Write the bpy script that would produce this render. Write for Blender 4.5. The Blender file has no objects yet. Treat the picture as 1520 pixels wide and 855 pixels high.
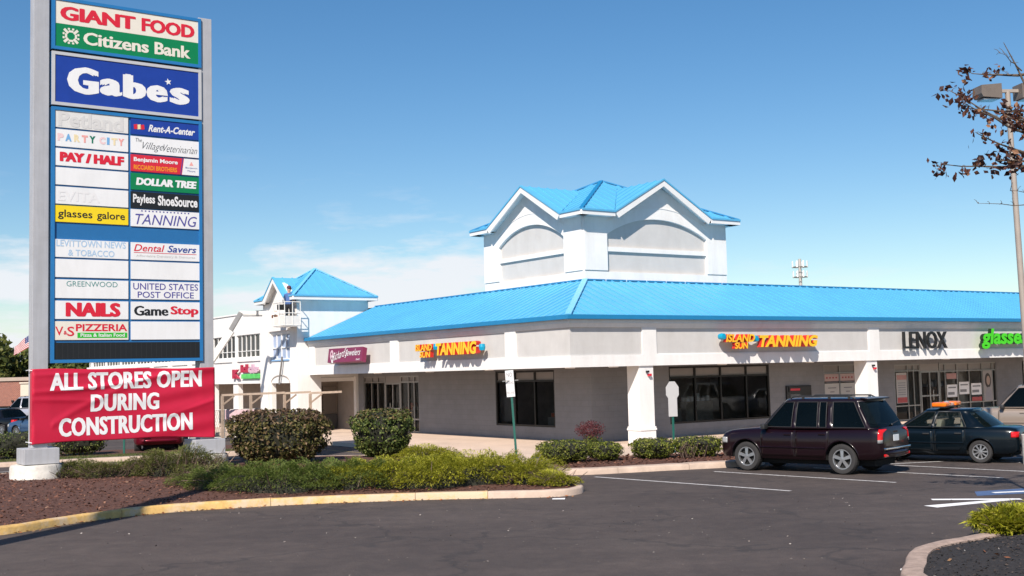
import bpy, bmesh, math, random
import numpy as np
from mathutils import Vector, Matrix, geometry as mgeo

scene = bpy.context.scene
rad = math.radians
# ------------------------------------------------------------------ camera
CAM_Z = 2.65
PITCH, ROLL = rad(4.1331), rad(-1.4408)
cam_d = bpy.data.cameras.new('camera')
cam = bpy.data.objects.new('camera', cam_d)
scene.collection.objects.link(cam)
_r = Vector((1, 0, 0)); _f = Vector((0, math.cos(PITCH), math.sin(PITCH))); _u = Vector((0, -math.sin(PITCH), math.cos(PITCH)))
_r2 = _r*math.cos(ROLL)+_u*math.sin(ROLL); _u2 = -_r*math.sin(ROLL)+_u*math.cos(ROLL)
cam.matrix_world = Matrix(((_r2.x, _u2.x, -_f.x, 0), (_r2.y, _u2.y, -_f.y, 0), (_r2.z, _u2.z, -_f.z, CAM_Z), (0, 0, 0, 1)))
cam_d.sensor_width = 36.0
cam_d.lens = 1724.59/1520*36
cam_d.clip_start = 0.1
cam_d.clip_end = 3000
scene.camera = cam
scene.render.resolution_x, scene.render.resolution_y = 1024, 576
# ------------------------------------------------------------------ light
SUN_DIR = Vector((-0.4960, -1.673, 1.55)).normalized()      # towards the sun
SUN_EL = math.asin(SUN_DIR.z)
SUN_AZ = math.atan2(SUN_DIR.x, SUN_DIR.y)                   # clockwise from +Y
sd = bpy.data.lights.new('sun', 'SUN'); sun = bpy.data.objects.new('sun', sd)
scene.collection.objects.link(sun)
sd.energy = 4.7; sd.angle = rad(0.53); sd.color = (1.0, 0.92, 0.825)
sun.rotation_euler = (-SUN_DIR).to_track_quat('-Z', 'Y').to_euler()
sun.location = (-20, -40, 60)
world = bpy.data.worlds.new('World'); scene.world = world
world.use_nodes = True
nt = world.node_tree; nt.nodes.clear()
def WN(t): return nt.nodes.new(t)
out = WN('ShaderNodeOutputWorld'); bg = WN('ShaderNodeBackground'); sky = WN('ShaderNodeTexSky')
sky.sky_type = 'NISHITA'; sky.sun_disc = False
sky.sun_elevation = SUN_EL; sky.sun_rotation = SUN_AZ % (2*math.pi)
sky.altitude = 0; sky.air_density = 1.0; sky.dust_density = 0.25; sky.ozone_density = 2.0
bg.inputs['Strength'].default_value = 0.085
# clouds: a low bank near the horizon, mixed into the sky by direction
tc = WN('ShaderNodeTexCoord'); sep = WN('ShaderNodeSeparateXYZ'); nt.links.new(tc.outputs['Generated'], sep.inputs[0])
mp = WN('ShaderNodeMapping'); mp.inputs['Scale'].default_value = (7, 7, 30); mp.inputs['Location'].default_value = (3.1, 0.4, 0.9); nt.links.new(tc.outputs['Generated'], mp.inputs[0])
nz = WN('ShaderNodeTexNoise'); nz.inputs['Scale'].default_value = 1.3; nz.inputs['Detail'].default_value = 9; nz.inputs['Roughness'].default_value = 0.58
nt.links.new(mp.outputs[0], nz.inputs[0])
def ramp(src, stops):
    r = WN('ShaderNodeValToRGB')
    e = r.color_ramp.elements
    while len(e) < len(stops): e.new(0.5)
    for k, (p, v) in enumerate(stops): e[k].position = p; e[k].color = (v, v, v, 1)
    nt.links.new(src, r.inputs[0]); return r.outputs[0]
def mathn(op, a, b):
    m = WN('ShaderNodeMath'); m.operation = op
    for k, x in enumerate((a, b)):
        if isinstance(x, (int, float)): m.inputs[k].default_value = x
        else: nt.links.new(x, m.inputs[k])
    return m.outputs[0]
elev = ramp(sep.outputs['Z'], [(0.0, 1.0), (0.088, 1.0), (0.108, 0.50), (0.128, 0.18), (0.20, 0.0)])
azim = ramp(mathn('ADD', mathn('MULTIPLY', sep.outputs['X'], 1.0), 0.5), [(0.1, 0.85), (0.44, 1.0), (0.50, 0.65), (0.56, 0.10)])
dens = mathn('MULTIPLY', elev, azim)
thr = mathn('ADD', nz.outputs[0], mathn('MULTIPLY', dens, 0.22))
cm = ramp(thr, [(0.575, 0.0), (0.75, 0.92)])
cm = mathn('MULTIPLY', cm, mathn('MINIMUM', mathn('MULTIPLY', dens, 2.2), 1.0))
mix = WN('ShaderNodeMixRGB'); nt.links.new(cm, mix.inputs[0]); hs = WN('ShaderNodeHueSaturation'); hs.inputs['Saturation'].default_value = 1.30; nt.links.new(sky.outputs[0], hs.inputs['Color']); nt.links.new(hs.outputs[0], mix.inputs[1])
mix.inputs[2].default_value = (7.6, 7.8, 8.2, 1)
nt.links.new(mix.outputs[0], bg.inputs['Color']); nt.links.new(bg.outputs[0], out.inputs[0])
scene.view_settings.view_transform = 'Standard'
scene.view_settings.look = 'None'
scene.view_settings.exposure = 0.45
scene.view_settings.gamma = 1.0
scene.view_settings.use_curve_mapping = False
scene.render.engine = 'CYCLES'
scene.cycles.max_bounces = 8
scene.cycles.transparent_max_bounces = 12

# ------------------------------------------------------------------ materials
def mat(name, col, rough=0.6, metal=0.0, var=0.12, vscale=3.0, bump=0.0, bscale=40.0, col2=None, spec=0.5, coat=0.0, stretch=None, detail=6, streak=0.0, sscale=(3.5, 3.5, 0.3)):
    m = bpy.data.materials.new(name); m.use_nodes = True
    n = m.node_tree.nodes; l = m.node_tree.links; p = n['Principled BSDF']
    p.inputs['Roughness'].default_value = rough; p.inputs['Metallic'].default_value = metal
    p.inputs['Specular IOR Level'].default_value = spec; p.inputs['Coat Weight'].default_value = coat
    p.inputs['Coat Roughness'].default_value = 0.04
    c1 = (*col, 1)
    if var > 0 or col2:
        t = n.new('ShaderNodeTexCoord'); src = t.outputs['Object']
        if stretch:
            mpn = n.new('ShaderNodeMapping'); mpn.inputs['Scale'].default_value = stretch; l.new(src, mpn.inputs[0]); src = mpn.outputs[0]
        z = n.new('ShaderNodeTexNoise'); z.inputs['Scale'].default_value = vscale; z.inputs['Detail'].default_value = detail; z.inputs['Roughness'].default_value = 0.65
        l.new(src, z.inputs[0])
        r = n.new('ShaderNodeValToRGB'); e = r.color_ramp.elements
        ca = tuple(max(0, x*(1-var)) for x in col); cb = tuple(min(1, x*(1+var)) for x in (col if col2 is None else col))
        e[0].position = 0.32; e[1].position = 0.68
        e[0].color = (*(col2 if col2 else ca), 1); e[1].color = (*cb, 1)
        l.new(z.outputs[0], r.inputs[0]); l.new(r.outputs[0], p.inputs['Base Color'])
        if streak > 0:
            ms = n.new('ShaderNodeMapping'); ms.inputs['Scale'].default_value = sscale; l.new(t.outputs['Object'], ms.inputs[0])
            zs = n.new('ShaderNodeTexNoise'); zs.inputs['Scale'].default_value = 1.0; zs.inputs['Detail'].default_value = 7; zs.inputs['Roughness'].default_value = 0.7; l.new(ms.outputs[0], zs.inputs[0])
            rs = n.new('ShaderNodeValToRGB'); rs.color_ramp.elements[0].position = 0.34; rs.color_ramp.elements[1].position = 0.56
            rs.color_ramp.elements[0].color = (1-streak, 1-streak*1.08, 1-streak*1.2, 1); rs.color_ramp.elements[1].color = (1, 1, 1, 1); l.new(zs.outputs[0], rs.inputs[0])
            ml = n.new('ShaderNodeMixRGB'); ml.blend_type = 'MULTIPLY'; ml.inputs[0].default_value = 1.0; l.new(r.outputs[0], ml.inputs[1]); l.new(rs.outputs[0], ml.inputs[2]); l.new(ml.outputs[0], p.inputs['Base Color'])
        if bump > 0:
            z2 = n.new('ShaderNodeTexNoise'); z2.inputs['Scale'].default_value = bscale; z2.inputs['Detail'].default_value = 5
            l.new(t.outputs['Object'], z2.inputs[0]); b = n.new('ShaderNodeBump'); b.inputs['Strength'].default_value = bump; b.inputs['Distance'].default_value = 0.02
            l.new(z2.outputs[0], b.inputs['Height']); l.new(b.outputs[0], p.inputs['Normal'])
    else:
        p.inputs['Base Color'].default_value = c1
    return m
def leafmat(name, stops, rough=0.55, trans=0.25):
    m = bpy.data.materials.new(name); m.use_nodes = True
    n = m.node_tree.nodes; l = m.node_tree.links; p = n['Principled BSDF']
    g = n.new('ShaderNodeNewGeometry'); r = n.new('ShaderNodeValToRGB'); e = r.color_ramp.elements
    while len(e) < len(stops): e.new(0.5)
    for k, (q, c) in enumerate(stops): e[k].position = q; e[k].color = (*c, 1)
    l.new(g.outputs['Random Per Island'], r.inputs[0]); l.new(r.outputs[0], p.inputs['Base Color'])
    p.inputs['Roughness'].default_value = rough; p.inputs['Specular IOR Level'].default_value = 0.3
    tr = n.new('ShaderNodeBsdfTranslucent'); l.new(r.outputs[0], tr.inputs[0])
    mx = n.new('ShaderNodeMixShader'); mx.inputs[0].default_value = trans
    l.new(p.outputs[0], mx.inputs[1]); l.new(tr.outputs[0], mx.inputs[2]); l.new(mx.outputs[0], n['Material Output'].inputs[0])
    return m
def glassmat(name, tint, opacity, rough=0.02, thru=None, ior=1.5):
    m = bpy.data.materials.new(name); m.use_nodes = True
    n = m.node_tree.nodes; l = m.node_tree.links; p = n['Principled BSDF']
    p.inputs['Base Color'].default_value = (*tint, 1); p.inputs['Roughness'].default_value = rough; p.inputs['Specular IOR Level'].default_value = 0.6
    t = n.new('ShaderNodeBsdfTransparent'); mx = n.new('ShaderNodeMixShader')
    t.inputs[0].default_value = (*(thru or [min(1, 0.55+3*x) for x in tint]), 1)
    fr = n.new('ShaderNodeFresnel'); fr.inputs[0].default_value = ior; p.inputs['IOR'].default_value = ior
    ad = n.new('ShaderNodeMath'); ad.operation = 'ADD'; ad.inputs[1].default_value = opacity; ad.use_clamp = True
    l.new(fr.outputs[0], ad.inputs[0]); l.new(ad.outputs[0], mx.inputs[0])
    l.new(t.outputs[0], mx.inputs[1]); l.new(p.outputs[0], mx.inputs[2]); l.new(mx.outputs[0], n['Material Output'].inputs[0])
    return m
M = {}
M['stucco'] = mat('white_stucco', (0.81, 0.79, 0.765), 0.85, var=0.04, vscale=1.2, bump=0.25, bscale=60, streak=0.07, sscale=(2.2, 2.2, .35))
M['panel'] = mat('grey_stucco_panel', (0.56, 0.54, 0.52), 0.9, var=0.05, vscale=1.5, bump=0.25, bscale=60, streak=0.05, sscale=(2.2, 2.2, .35))
def blockmat():
    m = mat('grey_painted_block', (0.225, 0.225, 0.235), 0.8, var=0.08, vscale=1.5)
    n = m.node_tree.nodes; l = m.node_tree.links; t = n.new('ShaderNodeTexCoord'); sx = n.new('ShaderNodeSeparateXYZ'); ad = n.new('ShaderNodeMath'); cx = n.new('ShaderNodeCombineXYZ'); b = n.new('ShaderNodeTexBrick')
    l.new(t.outputs['Object'], sx.inputs[0]); l.new(sx.outputs[0], ad.inputs[0]); l.new(sx.outputs[1], ad.inputs[1]); l.new(ad.outputs[0], cx.inputs[0]); l.new(sx.outputs[2], cx.inputs[1]); l.new(cx.outputs[0], b.inputs[0])
    b.inputs['Scale'].default_value = 1.0; b.inputs['Brick Width'].default_value = 0.4; b.inputs['Row Height'].default_value = 0.2; b.inputs['Mortar Size'].default_value = 0.008
    b.inputs['Color1'].default_value = (1, 1, 1, 1); b.inputs['Color2'].default_value = (.94, .94, .94, 1); b.inputs['Mortar'].default_value = (.88, .88, .88, 1)
    p = n['Principled BSDF']; src = p.inputs['Base Color'].links[0].from_socket; mx = n.new('ShaderNodeMixRGB'); mx.blend_type = 'MULTIPLY'; mx.inputs[0].default_value = 1; l.new(src, mx.inputs[1]); l.new(b.outputs[0], mx.inputs[2]); l.new(mx.outputs[0], p.inputs['Base Color'])
    bp = n.new('ShaderNodeBump'); bp.inputs['Strength'].default_value = .4; bp.inputs['Distance'].default_value = .01; bp.invert = True; l.new(b.outputs['Fac'], bp.inputs['Height']); l.new(bp.outputs[0], p.inputs['Normal']); return m
M['brick'] = blockmat()
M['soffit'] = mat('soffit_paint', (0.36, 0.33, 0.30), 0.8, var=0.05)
M['roof'] = mat('blue_metal_roof', (0.10, 0.40, 0.64), 0.5, var=0.05, vscale=0.5, metal=0.0, spec=0.45, streak=0.05, sscale=(2.4, 2.4, 0.5))
M['roofdark'] = mat('blue_roof_trim', (0.012, 0.20, 0.42), 0.4, var=0.05)
M['trimwhite'] = mat('white_trim_paint', (0.78, 0.77, 0.75), 0.5, var=0.03)
M['frame'] = mat('dark_bronze_frame', (0.018, 0.016, 0.015), 0.35, metal=0.4, var=0.1)
M['alu'] = mat('aluminium_frame', (0.32, 0.31, 0.30), 0.35, metal=0.7, var=0.06)
M['glass'] = glassmat('shop_glass', (0.012, 0.014, 0.015), 0.07, ior=1.9, thru=(.90, .91, .90))
M['spandrel'] = mat('spandrel_panel', (0.26, 0.24, 0.23), 0.4, var=0.04)
M['interior'] = mat('shop_interior', (0.42, 0.36, 0.31), 0.8, var=0.4, vscale=0.9)
M['shopfloor'] = mat('shop_floor', (0.34, 0.29, 0.25), 0.5, var=0.2)
M['greymetal'] = mat('grey_painted_metal', (0.42, 0.42, 0.44), 0.45, var=0.07, vscale=2.0, streak=0.12, sscale=(6, 6, .25))
M['concrete'] = mat('concrete', (0.48, 0.40, 0.33), 0.9, var=0.16, vscale=1.6, bump=0.3, bscale=25)
M['footing'] = mat('footing_concrete', (0.62, 0.58, 0.52), 0.9, var=0.2, vscale=4, bump=0.4, bscale=18)
M['walk'] = mat('sidewalk_concrete', (0.60, 0.46, 0.36), 0.9, var=0.10, vscale=0.7, bump=0.2, bscale=25)
M['signblue'] = mat('sign_blue', (0.012, 0.045, 0.30), 0.35, var=0.06)
M['cabblue'] = mat('cabinet_blue', (0.02, 0.14, 0.35), 0.4, var=0.05)
M['black'] = mat('black_paint', (0.012, 0.012, 0.013), 0.4, var=0.1)
M['red'] = mat('sign_red', (0.62, 0.018, 0.04), 0.4, var=0.04)
M['green'] = mat('sign_green', (0.0, 0.20, 0.065), 0.4, var=0.05)
M['white'] = mat('sign_white', (0.80, 0.79, 0.785), 0.35, var=0.03, vscale=1, streak=0.05, sscale=(3, 3, .6))
M['cream'] = mat('sign_cream', (0.76, 0.70, 0.60), 0.45, var=0.03)
M['yellow'] = mat('sign_yellow', (0.85, 0.62, 0.01), 0.4, var=0.03)
M['navy'] = mat('letter_navy', (0.02, 0.02, 0.09), 0.5, var=0.0)
M['wood'] = mat('raw_lumber', (0.38, 0.29, 0.22), 0.8, var=0.2, vscale=6)
M['galv'] = mat('galvanised', (0.30, 0.29, 0.28), 0.45, metal=0.6, var=0.1)
M['polepaint'] = mat('lamp_pole_paint', (0.34, 0.29, 0.25), 0.5, var=0.08)
M['greenpost'] = mat('green_sign_post', (0.01, 0.10, 0.075), 0.45, var=0.1)
M['bark'] = mat('bark', (0.10, 0.075, 0.055), 0.9, var=0.3, vscale=8, bump=0.5)
M['rubber'] = mat('tyre_rubber', (0.028, 0.026, 0.026), 0.8, var=0.15)
M['rim'] = mat('alloy_rim', (0.55, 0.55, 0.56), 0.3, metal=0.85, var=0.05)
M['chrome'] = mat('chrome', (0.7, 0.7, 0.7), 0.12, metal=1.0, var=0.0)
M['blackplastic'] = mat('black_plastic', (0.02, 0.02, 0.021), 0.55, var=0.1)
M['taillens'] = mat('tail_lens', (0.55, 0.01, 0.012), 0.12, var=0.1, vscale=30)
M['clearlens'] = mat('clear_lens', (0.34, 0.34, 0.34), 0.08, var=0.1, vscale=20)
M['amber'] = mat('amber_lens', (0.85, 0.17, 0.01), 0.15, var=0.25, vscale=9)

# ------------------------------------------------------------------ object helpers
COL = scene.collection
def tag(o, label=None, cat=None, group=None, kind=None):
    if label: o['label'] = label
    if cat: o['category'] = cat
    if group: o['group'] = group
    if kind: o['kind'] = kind
    return o
def empty(name, loc=(0, 0, 0), rz=0.0, label=None, cat=None, group=None):
    o = bpy.data.objects.new(name, None); COL.objects.link(o); o.location = loc; o.rotation_euler = (0, 0, rz)
    o.empty_display_size = 0.2
    return tag(o, label, cat, group)
def link(name, me, mats, parent=None, smooth=None):
    for m in mats: me.materials.append(m)
    if smooth is not None and len(me.polygons):
        me.polygons.foreach_set('use_smooth', [True]*len(me.polygons))
        me.set_sharp_from_angle(angle=rad(smooth))
    o = bpy.data.objects.new(name, me); COL.objects.link(o)
    if parent: o.parent = parent
    return o
class MB:
    def __init__(s): s.bm = bmesh.new()
    def face(s, pts, mi=0):
        f = s.bm.faces.new([s.bm.verts.new(p) for p in pts]); f.material_index = mi; return f
    def box(s, x0, x1, y0, y1, z0, z1, mi=0, bev=0.0):
        x0, x1 = sorted((x0, x1)); y0, y1 = sorted((y0, y1)); z0, z1 = sorted((z0, z1))
        v = [s.bm.verts.new(p) for p in ((x0, y0, z0), (x1, y0, z0), (x1, y1, z0), (x0, y1, z0), (x0, y0, z1), (x1, y0, z1), (x1, y1, z1), (x0, y1, z1))]
        fs = []
        for q in ((0, 3, 2, 1), (4, 5, 6, 7), (0, 1, 5, 4), (1, 2, 6, 5), (2, 3, 7, 6), (3, 0, 4, 7)):
            f = s.bm.faces.new([v[i] for i in q]); f.material_index = mi; fs.append(f)
        if bev > 0:
            ed = list({e for f in fs for e in f.edges})
            r = bmesh.ops.bevel(s.bm, geom=ed, offset=bev, segments=2, profile=0.6, affect='EDGES')
            for f in r['faces']: f.material_index = mi
        return v
    def obox(s, c, ax, ay, az, mi=0, bev=0.0):
        """oriented box: centre and three half-axis vectors"""
        c = Vector(c); ax = Vector(ax); ay = Vector(ay); az = Vector(az)
        v = [s.bm.verts.new(c+ax*i+ay*j+az*k) for k in (-1, 1) for (i, j) in ((-1, -1), (1, -1), (1, 1), (-1, 1))]
        fs = []
        for q in ((0, 3, 2, 1), (4, 5, 6, 7), (0, 1, 5, 4), (1, 2, 6, 5), (2, 3, 7, 6), (3, 0, 4, 7)):
            f = s.bm.faces.new([v[i] for i in q]); f.material_index = mi; fs.append(f)
        if bev > 0:
            ed = list({e for f in fs for e in f.edges})
            r = bmesh.ops.bevel(s.bm, geom=ed, offset=bev, segments=2, profile=0.6, affect='EDGES')
            for f in r['faces']: f.material_index = mi
    def prism(s, poly, vec, mi=0, mside=None):
        poly = [Vector(p) for p in poly]; vec = Vector(vec); n = len(poly)
        a = [s.bm.verts.new(p) for p in poly]; b = [s.bm.verts.new(p+vec) for p in poly]
        f = s.bm.faces.new(a); f.material_index = mi
        f = s.bm.faces.new(b[::-1]); f.material_index = mi
        for i in range(n):
            f = s.bm.faces.new((a[i], b[i], b[(i+1) % n], a[(i+1) % n])); f.material_index = mi if mside is None else mside
    def tube(s, pts, radii, n=8, mi=0, cap=True):
        pts = [Vector(p) for p in pts]
        if not hasattr(radii, '__len__'): radii = [radii]*len(pts)
        rings = []; ref = None
        for i, p in enumerate(pts):
            d = (pts[min(i+1, len(pts)-1)]-pts[max(i-1, 0)]).normalized()
            if ref is None:
                ref = Vector((0, 0, 1)) if abs(d.z) < 0.9 else Vector((1, 0, 0))
            a = d.cross(ref).normalized(); b = d.cross(a).normalized(); ref = b.cross(d)*-1 if False else ref
            rings.append([s.bm.verts.new(p+(a*math.cos(2*math.pi*k/n)+b*math.sin(2*math.pi*k/n))*radii[i]) for k in range(n)])
        for r0, r1 in zip(rings, rings[1:]):
            for k in range(n):
                f = s.bm.faces.new((r0[k], r0[(k+1) % n], r1[(k+1) % n], r1[k])); f.material_index = mi
        if cap:
            f = s.bm.faces.new(rings[0][::-1]); f.material_index = mi
            f = s.bm.faces.new(rings[-1]); f.material_index = mi
    def lathe(s, prof, n=24, c=(0, 0, 0), axis='Z', mi=0, closed=False, cap=True):
        rings = []
        for (r, h) in prof:
            ring = []
            for k in range(n):
                a = 2*math.pi*k/n; x, y = r*math.cos(a), r*math.sin(a)
                p = (x, y, h) if axis == 'Z' else (x, h, y)
                ring.append(s.bm.verts.new((p[0]+c[0], p[1]+c[1], p[2]+c[2])))
            rings.append(ring)
        pairs = list(zip(rings, rings[1:]))
        if closed: pairs.append((rings[-1], rings[0]))
        for r0, r1 in pairs:
            for k in range(n):
                f = s.bm.faces.new((r0[k], r0[(k+1) % n], r1[(k+1) % n], r1[k])); f.material_index = mi
        if not closed and cap:
            if prof[0][0] > 1e-4: s.bm.faces.new(rings[0][::-1]).material_index = mi
            if prof[-1][0] > 1e-4: s.bm.faces.new(rings[-1]).material_index = mi
    def build(s, name, mats, parent=None, smooth=None):
        me = bpy.data.meshes.new(name)
        bmesh.ops.recalc_face_normals(s.bm, faces=s.bm.faces)
        s.bm.to_mesh(me); s.bm.free()
        if not isinstance(mats, (list, tuple)): mats = [mats]
        return link(name, me, mats, parent, smooth)
def npmesh(name, verts, faces, mats, parent=None, mi=None, smooth=None):
    me = bpy.data.meshes.new(name); me.from_pydata([tuple(v) for v in verts], [], faces)
    if mi is not None: me.polygons.foreach_set('material_index', mi)
    return link(name, me, mats, parent, smooth)

_font_cache = {}
def text_geo(s, bold=0.0, shear=0.0, depth=0.0, spacing=1.0):
    """2-D lettering with the built-in font, returned as (verts, faces)"""
    key = (s, bold, shear, depth, spacing)
    if key in _font_cache: return _font_cache[key]
    c = bpy.data.curves.new('lettering_curve', 'FONT'); c.body = s; c.size = 1.0; c.offset = bold; c.shear = shear
    c.resolution_u = 3; c.extrude = depth; c.space_character = spacing; c.align_x = 'LEFT'
    o = bpy.data.objects.new('lettering_curve', c); COL.objects.link(o)
    dg = bpy.context.evaluated_depsgraph_get(); dg.update()
    me = bpy.data.meshes.new_from_object(o.evaluated_get(dg))
    v = np.array([tuple(x.co) for x in me.vertices]); f = [tuple(p.vertices) for p in me.polygons]
    bpy.data.objects.remove(o); bpy.data.curves.remove(c); bpy.data.meshes.remove(me)
    _font_cache[key] = (v, f); return v, f
class Letters:
    """several strings laid out in one plane, one mesh"""
    def __init__(s, origin, ex, normal, ez=(0, 0, 1)):
        s.o = np.array(origin, float); s.ex = np.array(ex, float); s.ez = np.array(ez, float); s.n = np.array(normal, float); s.V = []; s.F = []; s.MI = []; s.k = 0
    def add(s, txt, a0, a1, z0, z1, mi=0, bold=0.0, shear=0.0, depth=None, out=0.004, mside=None, spacing=1.0, rise=0.0, fat=0.0):
        """fit txt to the box a0..a1 by z0..z1 of the plane; depth (metres) makes solid letters"""
        if fat:
            for k in range(3): s.add(txt, a0+fat*k/2, a1-fat*(2-k)/2, z0+(.15*fat if k != 1 else 0), z1-(.15*fat if k != 1 else 0), mi, bold, shear, depth, out+.0006*k, mside, spacing, rise)
            return s
        v, f = text_geo(txt, bold, shear, 0.0 if depth is None else 0.5, spacing)
        mn, mx = v.min(0), v.max(0)
        x = (v[:, 0]-mn[0])/(mx[0]-mn[0])*(a1-a0)+a0; y = (v[:, 1]-mn[1])/(mx[1]-mn[1])*(z1-z0)+z0+(rise*(x-a0)/(a1-a0))
        d = np.full(len(v), out) if depth is None else out+(v[:, 2]+0.5)*depth
        P = s.o+np.outer(x, s.ex)+np.outer(y, s.ez)+np.outer(d, s.n)
        s.V += list(P); 
        for q in f:
            s.F.append(tuple(i+s.k for i in q)); m = mi
            if mside is not None:
                zz = v[list(q), 2]
                if zz.max()-zz.min() > 0.1: m = mside
            s.MI.append(m)
        s.k += len(v); return s
    def poly(s, pts, mi=0, out=0.004):
        P = [s.o+s.ex*a+s.ez*z+s.n*out for a, z in pts]
        s.V += P; s.F.append(tuple(range(s.k, s.k+len(P)))); s.MI.append(mi); s.k += len(P); return s
    def rect(s, a0, a1, z0, z1, mi=0, out=0.003): return s.poly([(a0, z0), (a1, z0), (a1, z1), (a0, z1)], mi, out)
    def build(s, name, mats, parent): return npmesh(name, s.V, s.F, mats, parent, s.MI)
# ------------------------------------------------------------------ the site
BO = Vector((1.797, 37.06, 0)); BRZ = rad(34.75637)
RX = Vector((math.cos(BRZ), math.sin(BRZ), 0)); LX = Vector((-math.sin(BRZ), math.cos(BRZ), 0))
def bw(u, v, z=0.0): return BO+RX*u+LX*v+Vector((0, 0, z))
rng = random.Random(7); nr = np.random.default_rng(11)

def asphalt():
    m = bpy.data.materials.new('asphalt'); m.use_nodes = True
    n = m.node_tree.nodes; l = m.node_tree.links; p = n['Principled BSDF']
    t = n.new('ShaderNodeTexCoord')
    def noise(sc, det, rgh=0.6, vec=None):
        z = n.new('ShaderNodeTexNoise'); z.inputs['Scale'].default_value = sc; z.inputs['Detail'].default_value = det; z.inputs['Roughness'].default_value = rgh
        l.new(vec if vec else t.outputs['Object'], z.inputs[0]); return z.outputs[0]
    def rr(src, stops):
        r = n.new('ShaderNodeValToRGB'); e = r.color_ramp.elements
        while len(e) < len(stops): e.new(0.5)
        for k, (q, c) in enumerate(stops): e[k].position = q; e[k].color = (*c, 1)
        l.new(src, r.inputs[0]); return r.outputs[0]
    def mx(op, fac, a, b):
        x = n.new('ShaderNodeMixRGB'); x.blend_type = op
        if isinstance(fac, float): x.inputs[0].default_value = fac
        else: l.new(fac, x.inputs[0])
        for k, q in ((1, a), (2, b)):
            if isinstance(q, tuple): x.inputs[k].default_value = (*q, 1)
            else: l.new(q, x.inputs[k])
        return x.outputs[0]
    big = rr(noise(0.16, 5), [(0.35, (0.066, 0.053, 0.050)), (0.65, (0.092, 0.075, 0.069))])
    fine = rr(noise(55, 3, 0.8), [(0.3, (0.50, 0.50, 0.50)), (0.72, (1.55, 1.50, 1.44))])
    c = mx('MULTIPLY', 1.0, big, fine)
    mid = rr(noise(2.2, 10, 0.8), [(0.40, (0.80, 0.80, 0.81)), (0.62, (1.12, 1.10, 1.08))])
    c = mx('MULTIPLY', 1.0, c, mid)
    # tracks worn along the drive, stretched noise
    mpn = n.new('ShaderNodeMapping'); mpn.inputs['Scale'].default_value = (0.12, 0.9, 1); mpn.inputs['Rotation'].default_value = (0, 0, rad(-12)); l.new(t.outputs['Object'], mpn.inputs[0])
    tr = rr(noise(0.9, 4, 0.6, mpn.outputs[0]), [(0.45, (0.90, 0.90, 0.90)), (0.62, (1.08, 1.07, 1.06))])
    c = mx('MULTIPLY', 0.8, c, tr)
    # light aggregate specks
    v = n.new('ShaderNodeTexVoronoi'); v.inputs['Scale'].default_value = 16; l.new(t.outputs['Object'], v.inputs[0])
    sp = rr(v.outputs['Distance'], [(0.03, (1, 1, 1)), (0.08, (0, 0, 0))])
    spn = rr(noise(3.0, 2), [(0.52, (0, 0, 0)), (0.66, (0.5, 0.5, 0.5))])
    f = n.new('ShaderNodeMath'); f.operation = 'MULTIPLY'; l.new(sp, f.inputs[0]); l.new(spn, f.inputs[1])
    c = mx('MIX', f.outputs[0], c, (0.22, 0.19, 0.17))
    # cracks
    v2 = n.new('ShaderNodeTexVoronoi'); v2.feature = 'DISTANCE_TO_EDGE'; v2.inputs['Scale'].default_value = 0.17
    ds = n.new('ShaderNodeMixRGB'); ds.inputs[0].default_value = 0.12; l.new(t.outputs['Object'], ds.inputs[1])
    zc = n.new('ShaderNodeTexNoise'); zc.inputs['Scale'].default_value = 0.8; zc.inputs['Detail'].default_value = 6; l.new(t.outputs['Object'], zc.inputs[0]); 
    sc = n.new('ShaderNodeVectorMath'); sc.operation = 'SCALE'; sc.inputs['Scale'].default_value = 18; l.new(zc.outputs['Color'], sc.inputs[0]); l.new(sc.outputs[0], ds.inputs[2])
    l.new(ds.outputs[0], v2.inputs[0])
    ck = rr(v2.outputs['Distance'], [(0.003, (0.5, 0.5, 0.5)), (0.011, (0, 0, 0))])
    c = mx('MIX', ck, c, (0.03, 0.027, 0.027))
    # oil stains
    st = rr(noise(0.55, 3, 0.5), [(0.67, (0, 0, 0)), (0.76, (0.35, 0.35, 0.35))])
    c = mx('MIX', st, c, (0.035, 0.031, 0.03))
    l.new(c, p.inputs['Base Color']); p.inputs['Roughness'].default_value = 0.85; p.inputs['Specular IOR Level'].default_value = 0.35
    b = n.new('ShaderNodeBump'); b.inputs['Strength'].default_value = 0.35; b.inputs['Distance'].default_value = 0.012
    l.new(noise(70, 4, 0.8), b.inputs['Height']); l.new(b.outputs[0], p.inputs['Normal'])
    return m
M['asphalt'] = asphalt()
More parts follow.
